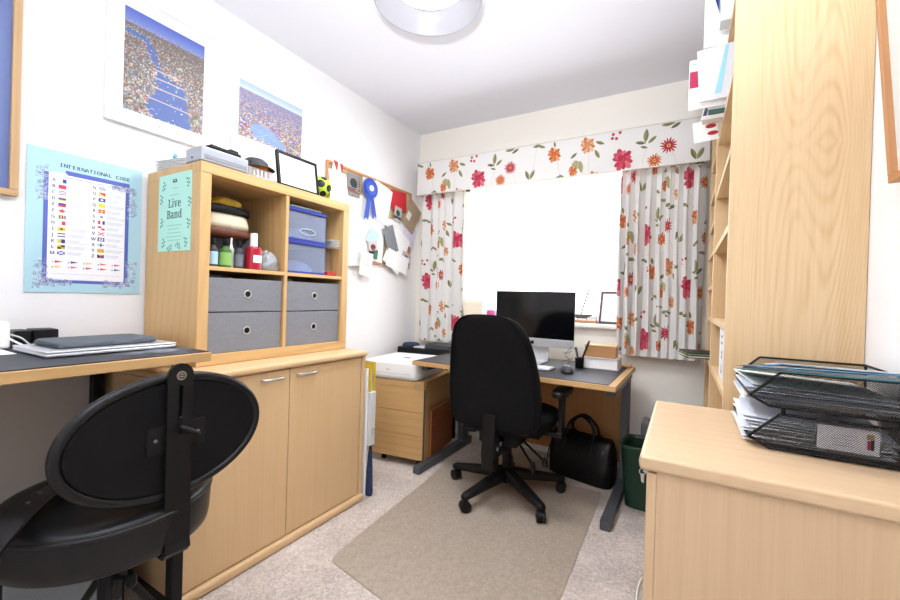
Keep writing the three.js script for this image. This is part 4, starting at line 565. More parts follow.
// ---------- window desk ----------
const TH = 0.0184, DX = 0.566, DZ = 0.839, DH = 0.7, DW = 1.19, DD = 0.735;
const onDesk = (lx, lz) => [0.577 + lx * 0.995 - lz * 0.0998, 0.855 + lx * 0.0998 + lz * 0.995];
{
  const t = thing('office_desk', 'beech office desk with grey steel legs under the window', 'desk', [DX, 0, DZ], -TH);
  obj('desktop', grain(bx(0, DW, DH - 0.027, DH, -DD, 0, 0.0025, 2), 'x'), M.beechGold, t);
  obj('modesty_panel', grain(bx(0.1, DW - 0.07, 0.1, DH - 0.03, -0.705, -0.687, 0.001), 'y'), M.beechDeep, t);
  for (const [x, zf] of [[0.045, -0.005], [DW - 0.04, -0.015]]) {
    const l = obj('leg_frame', [bx(x - 0.012, x + 0.03, 0.05, DH - 0.06, -0.64, -0.605, 0.003), bx(x - 0.012, x + 0.03, 0.05, DH - 0.06, -0.585, -0.545, 0.003)], M.greySteel, t);
    obj('foot_bar', extr([[-zf, 0.006], [-zf, 0.045], [0.5, 0.055], [0.69, 0.055], [0.69, 0.006]], 0.044, { bevel: 0.002 }).rotateY(Math.PI / 2).translate(x + 0.008, 0, 0), M.greySteel, l);
    obj('top_bar', bx(x - 0.012, x + 0.03, DH - 0.062, DH - 0.028, -0.69, -0.06, 0.003), M.greySteel, l);
    for (const z of [zf - 0.03, -0.66]) obj('glide', new THREE.CylinderGeometry(0.014, 0.014, 0.006, 14).translate(x + 0.008, 0.003, z), M.blackPlastic, l);
  }
  const padM = mat(0xffffff, { map: dataTex(256, 256, (u, v) => { const n = fbm(u * 9, v * 9, 140, 4); return [26 + n * 34, 25 + n * 34, 31 + n * 36]; }), roughness: 0.45 });
  tag(obj('desk_pad', bx(0.015, DW - 0.035, 0, 0.003, -DD + 0.05, -0.006, 0.001), padM), 'dark slate desk mat covering the window desk', 'mat'); const p = scene.children[scene.children.length - 1]; p.position.set(DX, DH + 0.0005, DZ); p.rotation.y = -TH;
}
const DT = DH + 0.0045;
{ // all-in-one computer
  const t = thing('desktop_computer', 'silver all-in-one computer with black screen on window desk', 'computer', [1.178, DT, 0.36], -0.02);
  obj('case_back', [bx(-0.264, 0.264, 0.098, 0.45, -0.016, -0.004, 0.006, 3), new THREE.SphereGeometry(0.2, 32, 16).scale(1.2, 0.75, 0.1).translate(0, 0.27, -0.026)], M.silver, t);
  obj('chin', bx(-0.264, 0.264, 0.098, 0.15, -0.004, 0.003, 0.002, 2), M.silver, t);
  obj('screen_glass', bx(-0.264, 0.264, 0.15, 0.45, -0.004, 0.003, 0.002, 2), M.screen, t);
  const a = new THREE.Shape(); a.moveTo(0, 0.007); a.bezierCurveTo(0.006, 0.011, 0.012, 0.007, 0.0105, 0.003); a.bezierCurveTo(0.007, 0.001, 0.007, -0.004, 0.0115, -0.006); a.bezierCurveTo(0.008, -0.014, 0.004, -0.0135, 0, -0.012); a.bezierCurveTo(-0.004, -0.0135, -0.008, -0.014, -0.0115, -0.005); a.bezierCurveTo(-0.013, 0.006, -0.006, 0.011, 0, 0.007);
  obj('emblem', [new THREE.ExtrudeGeometry(a, { depth: 0.0008, bevelEnabled: false }).translate(0, 0.124, 0.003), new THREE.ExtrudeGeometry(new THREE.Shape([new THREE.Vector2(0, 0.009), new THREE.Vector2(0.001, 0.012), new THREE.Vector2(0.005, 0.015), new THREE.Vector2(0.004, 0.011)]), { depth: 0.0008, bevelEnabled: false }).translate(0, 0.124, 0.003)], M.blackPlastic, t);
  obj('stand', [extr([[-0.03, 0], [0.16, 0], [0.16, 0.005], [-0.015, 0.008], [-0.06, 0.25], [-0.075, 0.25]], 0.19, { bevel: 0.001 }).rotateY(-Math.PI / 2).translate(0, 0.001, -0.01)], M.silver, t);
}
{
  const put = (name, label, cat, lx, lz, turn = 0) => { const [x, z] = onDesk(lx, lz); return thing(name, label, cat, [x, DT, z], -TH + turn); };
  let t = put('computer_mouse', 'dark computer mouse lying on the desk mat', 'mouse', 0.87, -0.3, 0.5);
  obj('mouse_shell', rows([{ y: 0, hw: 0.03, hd: 0.05 }, { y: 0.008, hw: 0.033, hd: 0.054 }, { y: 0.02, hw: 0.03, hd: 0.048 }, { y: 0.03, hw: 0.021, hd: 0.034 }, { y: 0.034, hw: 0.008, hd: 0.014 }], 32, 2.3), M.charcoal, t); obj('wheel', new THREE.TorusGeometry(0.008, 0.004, 8, 16).rotateY(Math.PI / 2).translate(0, 0.027, -0.03), M.steel, t);
  t = put('note_paper', 'white note sheet lying before the computer', 'paper', 0.56, -0.17, 0.3); obj('sheet', new THREE.BoxGeometry(0.1, 0.0012, 0.15).translate(0, 0.0006, 0), M.paper, t);
  t = put('keyboard', 'slim silver keyboard lying under the computer screen', 'keyboard', 0.64, -0.3, 0); obj('keyboard_plate', bx(-0.14, 0.14, 0.001, 0.01, -0.055, 0.055, 0.003, 2), M.silver, t);
  const kg = bx(-0.008, 0.008, 0.01, 0.013, -0.0075, 0.0075, 0.001); for (let r = 0; r < 5; r++) for (let c = 0; c < 14; c++) { const k = obj('key', kg, M.white, t); k.position.set(-0.124 + c * 0.019, 0, -0.042 + r * 0.021); }
  t = put('wooden_box', 'wooden box with lid on a white book by curtain', 'box', 0.96, -0.64, 0.06); t.position.y += 0.065; obj('box_body', grain(bx(-0.088, 0.088, 0, 0.062, -0.06, 0.06, 0.003, 2), 'x'), mat(0xffffff, { map: woodTex(191, [178, 130, 84], [146, 98, 56], { freq: 30, warp: 3, fine: 0.5, ring: 0.4 }), roughness: 0.5 }), t); obj('lid', grain(bx(-0.09, 0.09, 0.062, 0.072, -0.062, 0.062, 0.003, 2), 'x'), M.frameOak, t);
  t = put('book_block', 'white hardback lying under the wooden box', 'book', 0.965, -0.63, 0.03); obj('cover', [bx(-0.105, 0.105, 0, 0.004, -0.07, 0.08, 0.001), bx(-0.105, 0.105, 0.06, 0.064, -0.07, 0.08, 0.001), bx(-0.105, 0.105, 0.004, 0.06, -0.07, -0.066, 0)], mat(lin('#d9d5cf')), t); obj('pages', bx(-0.1, 0.098, 0.004, 0.06, -0.066, 0.074, 0), M.paper, t);
  t = put('pen_pot', 'black wire pen pot holding pens beside the computer', 'pen pot', 0.87, -0.51, 0); obj('pot', lathe([[0, 0], [0.024, 0], [0.026, 0.06], [0.0235, 0.06], [0.022, 0.004], [0, 0.004]], 24), M.blackMetal, t);
  for (const [dx, dz, h, c, l] of [[0.05, 0.0, 0.15, '#17181a', 'thick black marker'], [-0.02, 0.012, 0.11, '#4a4d55', 'slate grey pen'], [-0.03, -0.015, 0.1, '#c9cdd2', 'pale silver pen']]) { const [x, z] = onDesk(0.87, -0.51); const q = thing('pen', `${l} standing in the wire pen pot`, 'pen', [x, DT + 0.006, z]); obj('barrel', rod(V(0, 0.004, 0), V(dx, h, dz), 0.0055, 0.0065, 10), mat(lin(c)), q); obj('tip', rod(V(dx, h, dz), V(dx * 1.06, h * 1.06, dz * 1.06), 0.006, 0.004, 10), M.blackPlastic, q); }
  t = put('wire_figure', 'small silver wire ornament on the desk beside pen pot', 'ornament', 0.80, -0.5, 0.3); obj('foot_plate', new THREE.CylinderGeometry(0.018, 0.02, 0.006, 20).translate(0, 0.003, 0), M.steel, t); obj('wire', [tube([[0, 0.005, 0], [0.012, 0.04, 0.004], [-0.014, 0.07, 0], [0.01, 0.1, -0.004], [0.02, 0.12, 0]], 0.0022, 40, 6), tube([[-0.03, 0.03, 0], [0, 0.04, 0.004], [0.03, 0.05, 0]], 0.0022, 20, 6), tube([[-0.024, 0.085, 0], [0, 0.08, 0], [0.026, 0.095, 0]], 0.0022, 20, 6)], mat(lin('#6f7278'), { metalness: 0.7, roughness: 0.35 }), t);
  t = put('desk_tray', 'oak strip tray at the back of the desk below curtain', 'tray', 0.985, -0.76, 0); obj('tray_base', grain(bx(-0.12, 0.12, 0, 0.012, -0.03, 0.03, 0.002), 'x'), M.beechGold, t);
  t = thing('corner_stand', 'black metal stand in the corner behind the white printer', 'stand', [0.27, 0, 0.2]); obj('stand_top', bx(-0.23, 0.23, 0.62, 0.64, -0.085, 0.085, 0.003), M.blackMetal, t); for (const a of [-0.215, 0.215]) for (const b of [-0.07, 0.07]) obj('leg', bx(a - 0.01, a + 0.01, 0, 0.62, b - 0.01, b + 0.01, 0.001), M.blackMetal, t);
  t = thing('black_printer', 'black compact printer in the corner behind the white printer', 'printer', [0.27, 0.6405, 0.205]); obj('casing', bx(-0.24, 0.24, 0, 0.055, -0.08, 0.08, 0.008, 3), M.blackPlastic, t); obj('raised_unit', bx(0.02, 0.24, 0.055, 0.098, -0.08, 0.075, 0.01, 3), M.charcoal, t); obj('paper_slot', bx(-0.09, 0.015, 0.0555, 0.066, -0.06, 0.07, 0.002), M.silver, t);
  t = thing('folded_cloth', 'folded navy cloth lying on the black compact printer', 'cloth', [0.11, 0.696, 0.205]); obj('cloth', rows([{ y: 0, hw: 0.06, hd: 0.06 }, { y: 0.012, hw: 0.064, hd: 0.064 }, { y: 0.026, hw: 0.055, hd: 0.055 }, { y: 0.03, hw: 0.045, hd: 0.045 }], 28, 3.2), M.navy, t);
}
{ // on the window sill
  const S = WIN.y0 + 0.0005;
  let t = thing('notebook_box', 'beige card box standing on the sill behind the chair', 'box', [0.545, S, -0.05]); obj('box_body', bx(-0.085, 0.085, 0, 0.135, -0.03, 0.03, 0.002), mat(lin('#d8cbb8')), t); obj('lid', bx(-0.087, 0.087, 0.11, 0.137, -0.032, 0.032, 0.002), mat(lin('#e0d5c4')), t);
  tag(obj('pink_carton', bx(0.665, 0.725, S, S + 0.06, -0.07, -0.03, 0.002), mat(lin('#c04a86'))), 'tiny pink carton on the sill between box and computer', 'box');
  t = thing('ship_model', 'wire model sailing ship on a wooden base on sill', 'model ship', [1.41, S, -0.05]); const w = mat(lin('#4a4644'), { roughness: 0.5 });
  obj('base', grain(bx(-0.09, 0.09, 0, 0.018, -0.03, 0.03, 0.002), 'x'), M.frameWood, t);
  obj('hull', rows([{ y: 0.03, hw: 0.03, hd: 0.006, cx: -0.02 }, { y: 0.045, hw: 0.06, hd: 0.012, cx: -0.015 }, { y: 0.058, hw: 0.078, hd: 0.014, cx: -0.01 }], 28, 2), w, t); obj('cradle', [rod(V(-0.04, 0.018, 0), V(-0.04, 0.04, 0), 0.002), rod(V(0.02, 0.018, 0), V(0.02, 0.04, 0), 0.002), rod(V(0.085, 0.018, 0), V(0.085, 0.075, 0), 0.0018), rod(V(-0.09, 0.075, 0), V(0.085, 0.075, 0), 0.0018)], w, t);
  obj('mast', rod(V(-0.02, 0.055, 0), V(0.03, 0.235, 0), 0.0034), w, t); for (let k = 0; k < 6; k++) obj('spar', rod(V(-0.05 + k * 0.008, 0.085 + k * 0.022, -0.004), V(0.02 + k * 0.006, 0.092 + k * 0.024, 0.004), 0.0022), w, t); obj('rigging', tube([[0.03, 0.235, 0], [0.07, 0.19, 0], [0.075, 0.11, 0], [0.06, 0.06, 0]], 0.002, 24, 6), w, t);
  t = thing('photo_frame', 'dark slim photo frame standing side-on on sill by curtain', 'frame', [1.6, S, -0.05], -0.35); t.rotation.order = 'YXZ'; t.rotation.x = -0.12; const fm = mat(lin('#5d4c44'), { roughness: 0.4 });
  obj('frame_edge', extr(rrect(0.2, 0.225, 0.003, 2, 0, 0.1125), 0.012, { holes: [rrect(0.17, 0.195, 0.002, 2, 0, 0.1125).reverse()] }), fm, t); obj('photo', new THREE.BoxGeometry(0.176, 0.201, 0.003).translate(0, 0.1125, 0), M.paper, t);
}

// ---------- drawer pedestal, white printer and things stored beside it ----------
{
  const a = 0.14, t = thing('drawer_pedestal', 'three-drawer beech pedestal on castors beside the window desk', 'drawers', [0.398, 0, 0.548], a);
  obj('pedestal_body', [grain(bx(-0.184, 0.184, 0.05, 0.555, -0.24, 0.225, 0.002), 'y')], M.beechGold, t);
  obj('pencil_rail', grain(bx(-0.182, 0.182, 0.51, 0.553, 0.2265, 0.243, 0.002), 'x', 0.1), M.beechGold, t);
  for (let k = 0; k < 3; k++) { const d = obj('drawer', grain(bx(-0.182, 0.182, 0.055 + k * 0.152, 0.205 + k * 0.152, 0.2265, 0.243, 0.002), 'x', k * 0.21), M.beechGold, t); obj('finger_rail', bx(0.1825, 0.1855, 0.055 + k * 0.152, 0.205 + k * 0.152, 0.227, 0.243, 0), M.greySteel, d); }
  obj('lock', new THREE.CylinderGeometry(0.009, 0.009, 0.006, 16).rotateX(Math.PI / 2).translate(0.138, 0.532, 0.245), M.steel, t);
  for (const x of [-0.13, 0.13]) for (const z of [-0.19, 0.18]) obj('castor', [new THREE.CylinderGeometry(0.02, 0.02, 0.02, 16).rotateZ(Math.PI / 2).translate(x, 0.02, z), bx(x - 0.008, x + 0.008, 0.03, 0.05, z - 0.01, z + 0.01, 0.001)], M.blackPlastic, t);
  const b = thing('plywood_offcut', 'reddish figured wood board leaning on the pedestal side', 'board', [0.5965, 0.056, 0.5], a); obj('board', grain(bx(-0.006, 0.006, 0, 0.31, -0.19, 0.19, 0.002), 'z'), M.burl, b);
  const p = thing('white_printer', 'low white printer standing on the drawer pedestal', 'printer', [0.343, 0.5555, 0.585], a);
  obj('casing', rows([{ y: 0, hw: 0.19, hd: 0.21 }, { y: 0.01, hw: 0.2, hd: 0.222 }, { y: 0.03, hw: 0.207, hd: 0.23 }, { y: 0.104, hw: 0.207, hd: 0.23 }, { y: 0.109, hw: 0.204, hd: 0.227 }, { y: 0.111, hw: 0.199, hd: 0.222 }], 72, 14), M.white, p);
  obj('control_patch', bx(-0.02, 0.035, 0.1112, 0.1125, -0.02, 0.03, 0.0005), mat(lin('#8a8d90')), p); obj('front_seam', bx(-0.15, 0.15, 0.04, 0.043, 0.22, 0.2308, 0.0005), mat(lin('#b9bbbd')), p); obj('badge', bx(-0.03, 0.0, 0.062, 0.066, 0.22, 0.2306, 0.0003), mat(lin('#9ea0a4')), p);
}
{
  tag(obj('foam_board', bx(0.03, 0.552, 0.0, 0.7, 1.222, 1.236, 0.002), M.white), 'white board stored upright against the low cabinet end', 'board');
  const t = thing('box_file', 'pale grey box file with finger hole stored beside the white board', 'file', [0.4, 0, 1.197]); obj('file_body', bx(-0.17, 0.17, 0.28, 0.57, -0.02, 0.02, 0.003), mat(lin('#d9d8d4')), t); obj('file_stand', bx(-0.15, 0.1, 0, 0.28, -0.019, 0.019, 0.003), M.kraft, t); obj('finger_hole', new THREE.TorusGeometry(0.012, 0.003, 8, 20).rotateY(Math.PI / 2).translate(0.171, 0.36, 0), M.steel, t);
  const y = thing('yellow_folder', 'mustard yellow folder standing on the box file end', 'folder', [0.4, 0.5705, 1.197]); obj('folder_cover', [bx(-0.165, 0.163, 0, 0.16, -0.019, -0.016, 0), bx(-0.165, 0.163, 0, 0.145, 0.012, 0.015, 0), bx(-0.165, -0.162, 0, 0.115, -0.019, 0.012, 0)], M.yellow, y); for (let k = 0; k < 3; k++) obj('sheet', bx(-0.155, 0.15, 0.003, 0.105 + k * 0.004, -0.014 + k * 0.008, -0.012 + k * 0.008, 0), M.cream, y);
  const u = thing('umbrella', 'black folded umbrella standing on carpet by cabinet end', 'umbrella', [0.556, 0, 1.197]); obj('canopy', rows([{ y: 0.004, hw: 0.018, hd: 0.014 }, { y: 0.02, hw: 0.022, hd: 0.017 }, { y: 0.15, hw: 0.016, hd: 0.015 }, { y: 0.24, hw: 0.01, hd: 0.01 }], 20, 2.2), M.navy, u); obj('handle', rod(V(0, 0.24, 0), V(0, 0.3, 0), 0.008), M.blackPlastic, u);
}

// ---------- floor mat, office chair, bag, bin ----------
{
  const s = new THREE.Shape(); const c = [[0.785, 1.7], [0.69, 0.5], [1.645, 0.44], [1.665, 1.86]];
  const r = 0.05, P = c.map(([x, z]) => new THREE.Vector2(x, z)); P.forEach((p, i) => { const a = P[(i + 3) % 4].clone().sub(p).normalize().multiplyScalar(r).add(p), b = P[(i + 1) % 4].clone().sub(p).normalize().multiplyScalar(r).add(p); i ? s.lineTo(a.x, a.y) : s.moveTo(a.x, a.y); s.quadraticCurveTo(p.x, p.y, b.x, b.y); });
  const map = dataTex(512, 512, (u, v) => { const n = noise(u * 300, v * 300, 201) - 0.5, q = noise(u * 90, v * 90, 203) - 0.5; const k = n * 26 + q * 16; return [200 + k, 185 + k, 166 + k]; }); map.repeat.set(1, 1);
  const g = grain(new THREE.ExtrudeGeometry(s, { depth: 0.002, bevelEnabled: true, bevelSize: 0.002, bevelThickness: 0.0008, bevelSegments: 1 }).rotateX(Math.PI / 2).translate(0, 0.0038, 0), 'z');
  tag(obj('chair_mat', g, mat(0xffffff, { map, transmission: 0.35, roughness: 0.42, thickness: 0 })), 'translucent beige plastic chair mat lying on the carpet', 'mat');
}
{
  const t = thing('office_chair', 'black fabric swivel office chair with armrests at window desk', 'chair', [1.18, 0.004, 0.757], 0.0), F = M.blackFabric, K = M.blackPlastic;
  for (let k = 0; k < 5; k++) {
    const a = Math.PI + k * Math.PI * 0.4, c = Math.cos(a), s = Math.sin(a), at = (r, y) => V(c * r, y, s * r);
    const g = rows([{ y: 0, hw: 0.04, hd: 0.032 }, { y: 0.06, hw: 0.036, hd: 0.029 }, { y: 0.2, hw: 0.027, hd: 0.023 }, { y: 0.305, hw: 0.022, hd: 0.018 }, { y: 0.322, hw: 0.016, hd: 0.012 }], 20, 3); g.rotateZ(-Math.PI / 2).rotateX(Math.PI / 2); g.rotateZ(-0.13).translate(0.02, 0.118, 0); g.rotateY(-a);
    const arm = obj('base_arm', g, K, t); const p = at(0.322, 0);
    obj('caster', [new THREE.CylinderGeometry(0.029, 0.029, 0.019, 20).rotateZ(Math.PI / 2).rotateY(-a + 1.1).translate(p.x, 0.029, p.z).translate(0.012 * Math.cos(a - 1.1), 0, 0.012 * Math.sin(a - 1.1)), new THREE.CylinderGeometry(0.029, 0.029, 0.019, 20).rotateZ(Math.PI / 2).rotateY(-a + 1.1).translate(p.x, 0.029, p.z).translate(-0.012 * Math.cos(a - 1.1), 0, -0.012 * Math.sin(a - 1.1)), rod(V(p.x, 0.03, p.z), V(p.x, 0.085, p.z), 0.011, 0.011, 12), new THREE.SphereGeometry(0.024, 16, 8, 0, Math.PI * 2, 0, Math.PI / 2).translate(p.x, 0.032, p.z)], K, arm);
  }
  obj('hub', lathe([[0, 0.07], [0.045, 0.075], [0.048, 0.13], [0.032, 0.145], [0, 0.145]]), K, t);
  obj('gas_column', [rod(V(0, 0.14, 0), V(0, 0.28, 0), 0.026), rod(V(0, 0.28, 0), V(0, 0.36, 0), 0.015)], M.blackMetal, t);
  obj('tilt_mechanism', [bx(-0.11, 0.11, 0.315, 0.385, -0.13, 0.15, 0.012, 2), bx(-0.04, 0.04, 0.28, 0.36, 0.1, 0.26, 0.008, 2), bx(-0.2, 0.2, 0.355, 0.386, -0.06, 0.06, 0.006, 2)], M.blackMetal, t);
  obj('lever', [rod(V(0.05, 0.345, 0.03), V(0.2, 0.26, 0.16), 0.006), new THREE.SphereGeometry(0.02, 16, 12).scale(0.7, 1.5, 0.7).translate(0.205, 0.25, 0.165)], K, t); obj('lever', [rod(V(0.05, 0.345, 0.0), V(0.24, 0.27, 0.1), 0.006), new THREE.SphereGeometry(0.018, 16, 12).scale(0.7, 1.5, 0.7).translate(0.245, 0.262, 0.103)], K, t);
  obj('tension_knob', [rod(V(-0.09, 0.36, 0.06), V(-0.17, 0.355, 0.08), 0.008), rod(V(-0.16, 0.355, 0.08), V(-0.2, 0.353, 0.088), 0.018)], K, t); obj('bolt', [rod(V(0.036, 0.345, 0.2), V(0.046, 0.345, 0.2), 0.012), rod(V(0.036, 0.33, 0.24), V(0.044, 0.33, 0.24), 0.01)], M.steel, t);
  const seat = obj('seat', rows([{ y: 0.385, hw: 0.21, hd: 0.21 }, { y: 0.4, hw: 0.245, hd: 0.235 }, { y: 0.44, hw: 0.26, hd: 0.245 }, { y: 0.475, hw: 0.25, hd: 0.235 }, { y: 0.49, hw: 0.215, hd: 0.2 }, { y: 0.492, hw: 0.12, hd: 0.11 }], 48, 3.4).translate(0, 0, -0.02), F, t);
  obj('seat_piping', tube(Array.from({ length: 40 }, (_, i) => { const a = i / 40 * Math.PI * 2, e = 2 / 3.4, c = Math.cos(a), s = Math.sin(a); return V(0.256 * Math.sign(c) * Math.abs(c) ** e, 0.462, -0.02 + 0.241 * Math.sign(s) * Math.abs(s) ** e); }), 0.004, 160, 6, true), F, seat);
  const bk = [[0.418, 0.12, 0.02], [0.422, 0.18, 0.03], [0.436, 0.222, 0.037], [0.47, 0.246, 0.042], [0.54, 0.256, 0.045], [0.62, 0.256, 0.046], [0.72, 0.247, 0.045], [0.82, 0.231, 0.043], [0.9, 0.212, 0.04], [0.95, 0.19, 0.037], [0.985, 0.158, 0.033], [1.003, 0.12, 0.027], [1.01, 0.075, 0.018]];
  const lean = (y) => 0.205 + (y - 0.42) * 0.22 - 0.09 * Math.sin((y - 0.42) / 0.6 * Math.PI) * 0.35;
  const back = obj('backrest', rows(bk.map(([y, hw, hd]) => ({ y, hw, hd, cz: lean(y) })), 56, 3), F, t);
  obj('back_piping', tube([...bk.slice(1).map(([y, hw, hd]) => V(hw * 0.9, y, lean(y) + hd * 0.83)), ...bk.slice(1).reverse().map(([y, hw, hd]) => V(-hw * 0.9, y, lean(y) + hd * 0.83))], 0.0045, 160, 6, true), F, back);
  obj('back_upright', [extr([[0.2, 0.235], [0.262, 0.225], [0.275, 0.3], [0.262, 0.5], [0.225, 0.5], [0.2, 0.36]], 0.06, { bevel: 0.003 }).rotateY(-Math.PI / 2)], K, t);
  for (const s of [-1, 1]) { const a = obj('arm_support', [bx(s * 0.3 - 0.013, s * 0.3 + 0.013, 0.4, 0.6, -0.03, 0.03, 0.006, 2), bx(Math.min(s * 0.15, s * 0.312), Math.max(s * 0.15, s * 0.312), 0.375, 0.4, -0.03, 0.03, 0.005, 2)], K, t); obj('arm_pad', rows([{ y: 0.598, hw: 0.035, hd: 0.11 }, { y: 0.606, hw: 0.042, hd: 0.12 }, { y: 0.622, hw: 0.042, hd: 0.12 }, { y: 0.632, hw: 0.034, hd: 0.11 }], 36, 3).translate(s * 0.3, 0, -0.01), K, a); }
}
{
  const t = thing('leather_bag', 'black leather holdall on the floor beneath the window desk', 'bag', [1.5, 0.004, 0.3], -0.22);
  const L = M.blackLeather; obj('bag_body', rows([{ y: 0, hw: 0.19, hd: 0.07 }, { y: 0.01, hw: 0.2, hd: 0.08 }, { y: 0.1, hw: 0.202, hd: 0.084 }, { y: 0.2, hw: 0.197, hd: 0.07 }, { y: 0.255, hw: 0.19, hd: 0.042 }, { y: 0.275, hw: 0.185, hd: 0.02 }], 56, 5), L, t);
  obj('seam', [rod(V(-0.185, 0.276, 0), V(0.185, 0.276, 0), 0.006, 0.006, 8), tube([[-0.2, 0.02, 0.07], [-0.198, 0.1, 0.075], [-0.188, 0.19, 0.05]], 0.004, 16, 6), tube([[0.2, 0.02, 0.07], [0.198, 0.1, 0.075], [0.188, 0.19, 0.05]], 0.004, 16, 6)], L, t);
  for (const z of [0.055, -0.055]) { const h = obj('handle', tube([[-0.085, 0.18, z * 1.42], [-0.085, 0.26, z * 0.8], [-0.076, 0.33, z * 0.5], [0, 0.385, z * 0.35], [0.076, 0.33, z * 0.5], [0.085, 0.26, z * 0.8], [0.085, 0.18, z * 1.42]], 0.0095, 48, 10), L, t); for (const s of [-1, 1]) obj('buckle', bx(s * 0.085 - 0.012, s * 0.085 + 0.012, 0.242, 0.266, z * 1.05 - 0.014, z * 1.05 + 0.014, 0.003), M.blackMetal, h); }
  obj('clasp', bx(-0.012, 0.012, 0.185, 0.205, 0.072, 0.08, 0.002), M.blackMetal, t);
}
{
  const t = thing('waste_bin', 'dark green plastic waste bin beside the desk leg', 'bin', [1.872, 0, 0.452], -0.05);
  obj('bin_shell', rows([{ y: 0, hw: 0.095, hd: 0.085 }, { y: 0.006, hw: 0.1, hd: 0.09 }, { y: 0.32, hw: 0.122, hd: 0.112 }, { y: 0.322, hw: 0.13, hd: 0.12 }, { y: 0.335, hw: 0.13, hd: 0.12 }, { y: 0.336, hw: 0.122, hd: 0.112 }, { y: 0.32, hw: 0.118, hd: 0.108 }, { y: 0.012, hw: 0.095, hd: 0.085 }], 56, 5), M.green, t);
  obj('rim', tube(Array.from({ length: 48 }, (_, i) => { const a = i / 48 * Math.PI * 2, c = Math.cos(a), s = Math.sin(a), e = 0.4; return V(0.127 * Math.sign(c) * Math.abs(c) ** e, 0.336, 0.117 * Math.sign(s) * Math.abs(s) ** e); }), 0.004, 160, 6, true), M.green, t);
  const s = thing('paper_shredder', 'grey paper shredder with dark slot behind the green bin', 'shredder', [1.93, 0, 0.15]); obj('shredder_bin', bx(-0.1, 0.1, 0, 0.28, -0.08, 0.08, 0.01, 2), M.charcoal, s); obj('shredder_head', bx(-0.11, 0.11, 0.28, 0.385, -0.09, 0.09, 0.015, 3), mat(lin('#7c7f82')), s); obj('slot', bx(-0.08, 0.08, 0.384, 0.387, -0.01, 0.012, 0.001), M.blackPlastic, s);
}

// ---------- laptop desk on the left and what is on it ----------
const LH = 0.89, LX = 0.65;
{
  const t = thing('side_desk', 'narrow beech desk along the left wall carrying the laptop', 'desk');
  obj('desktop', wbx('z', 0.3, 0.016, LX, LH - 0.03, LH, 2.13, 3.4, 0.003, 2), M.beechGold, t);
  for (const [x, z] of [[0.07, 2.235], [0.07, 3.3], [0.626, 2.218], [0.626, 3.3]]) obj('leg', bx(x - 0.018, x + 0.018, 0, LH - 0.03, z - 0.018, z + 0.018, 0.003), M.blackMetal, t);
  for (const z of [2.235, 3.3]) obj('cross_bar', bx(0.088, 0.608, 0.08, 0.1, z - 0.01, z + 0.01, 0.002), M.blackMetal, t); obj('back_panel', bx(0.02, 0.036, 0.06, LH - 0.031, 2.215, 3.38, 0.001), mat(lin('#aca69f'), { roughness: 0.7 }), t); obj('rear_rail', bx(0.06, 0.08, LH - 0.08, LH - 0.03, 2.253, 3.282, 0.002), M.blackMetal, t);  // back_panel is added; its taupe stands in for shade under the desk
  const map = dataTex(512, 512, (u, v) => { const n = fbm(u * 6, v * 6, 301, 5), s = n > 0.6 ? (n - 0.6) * 520 : 0, f = fbm(u * 40, v * 40, 305, 2) * 22; return [18 + f + s, 20 + f + s, 27 + f + s * 1.05]; }); map.repeat.set(1.2, 1.2);
  const p = tag(obj('desk_pad', grain(bx(0.06, LX - 0.006, LH + 0.0005, LH + 0.0035, 2.136, 3.2, 0.001), 'z'), mat(0xffffff, { map, roughness: 0.5 })), 'dark blue cloudy patterned desk mat under the laptop', 'mat');
}
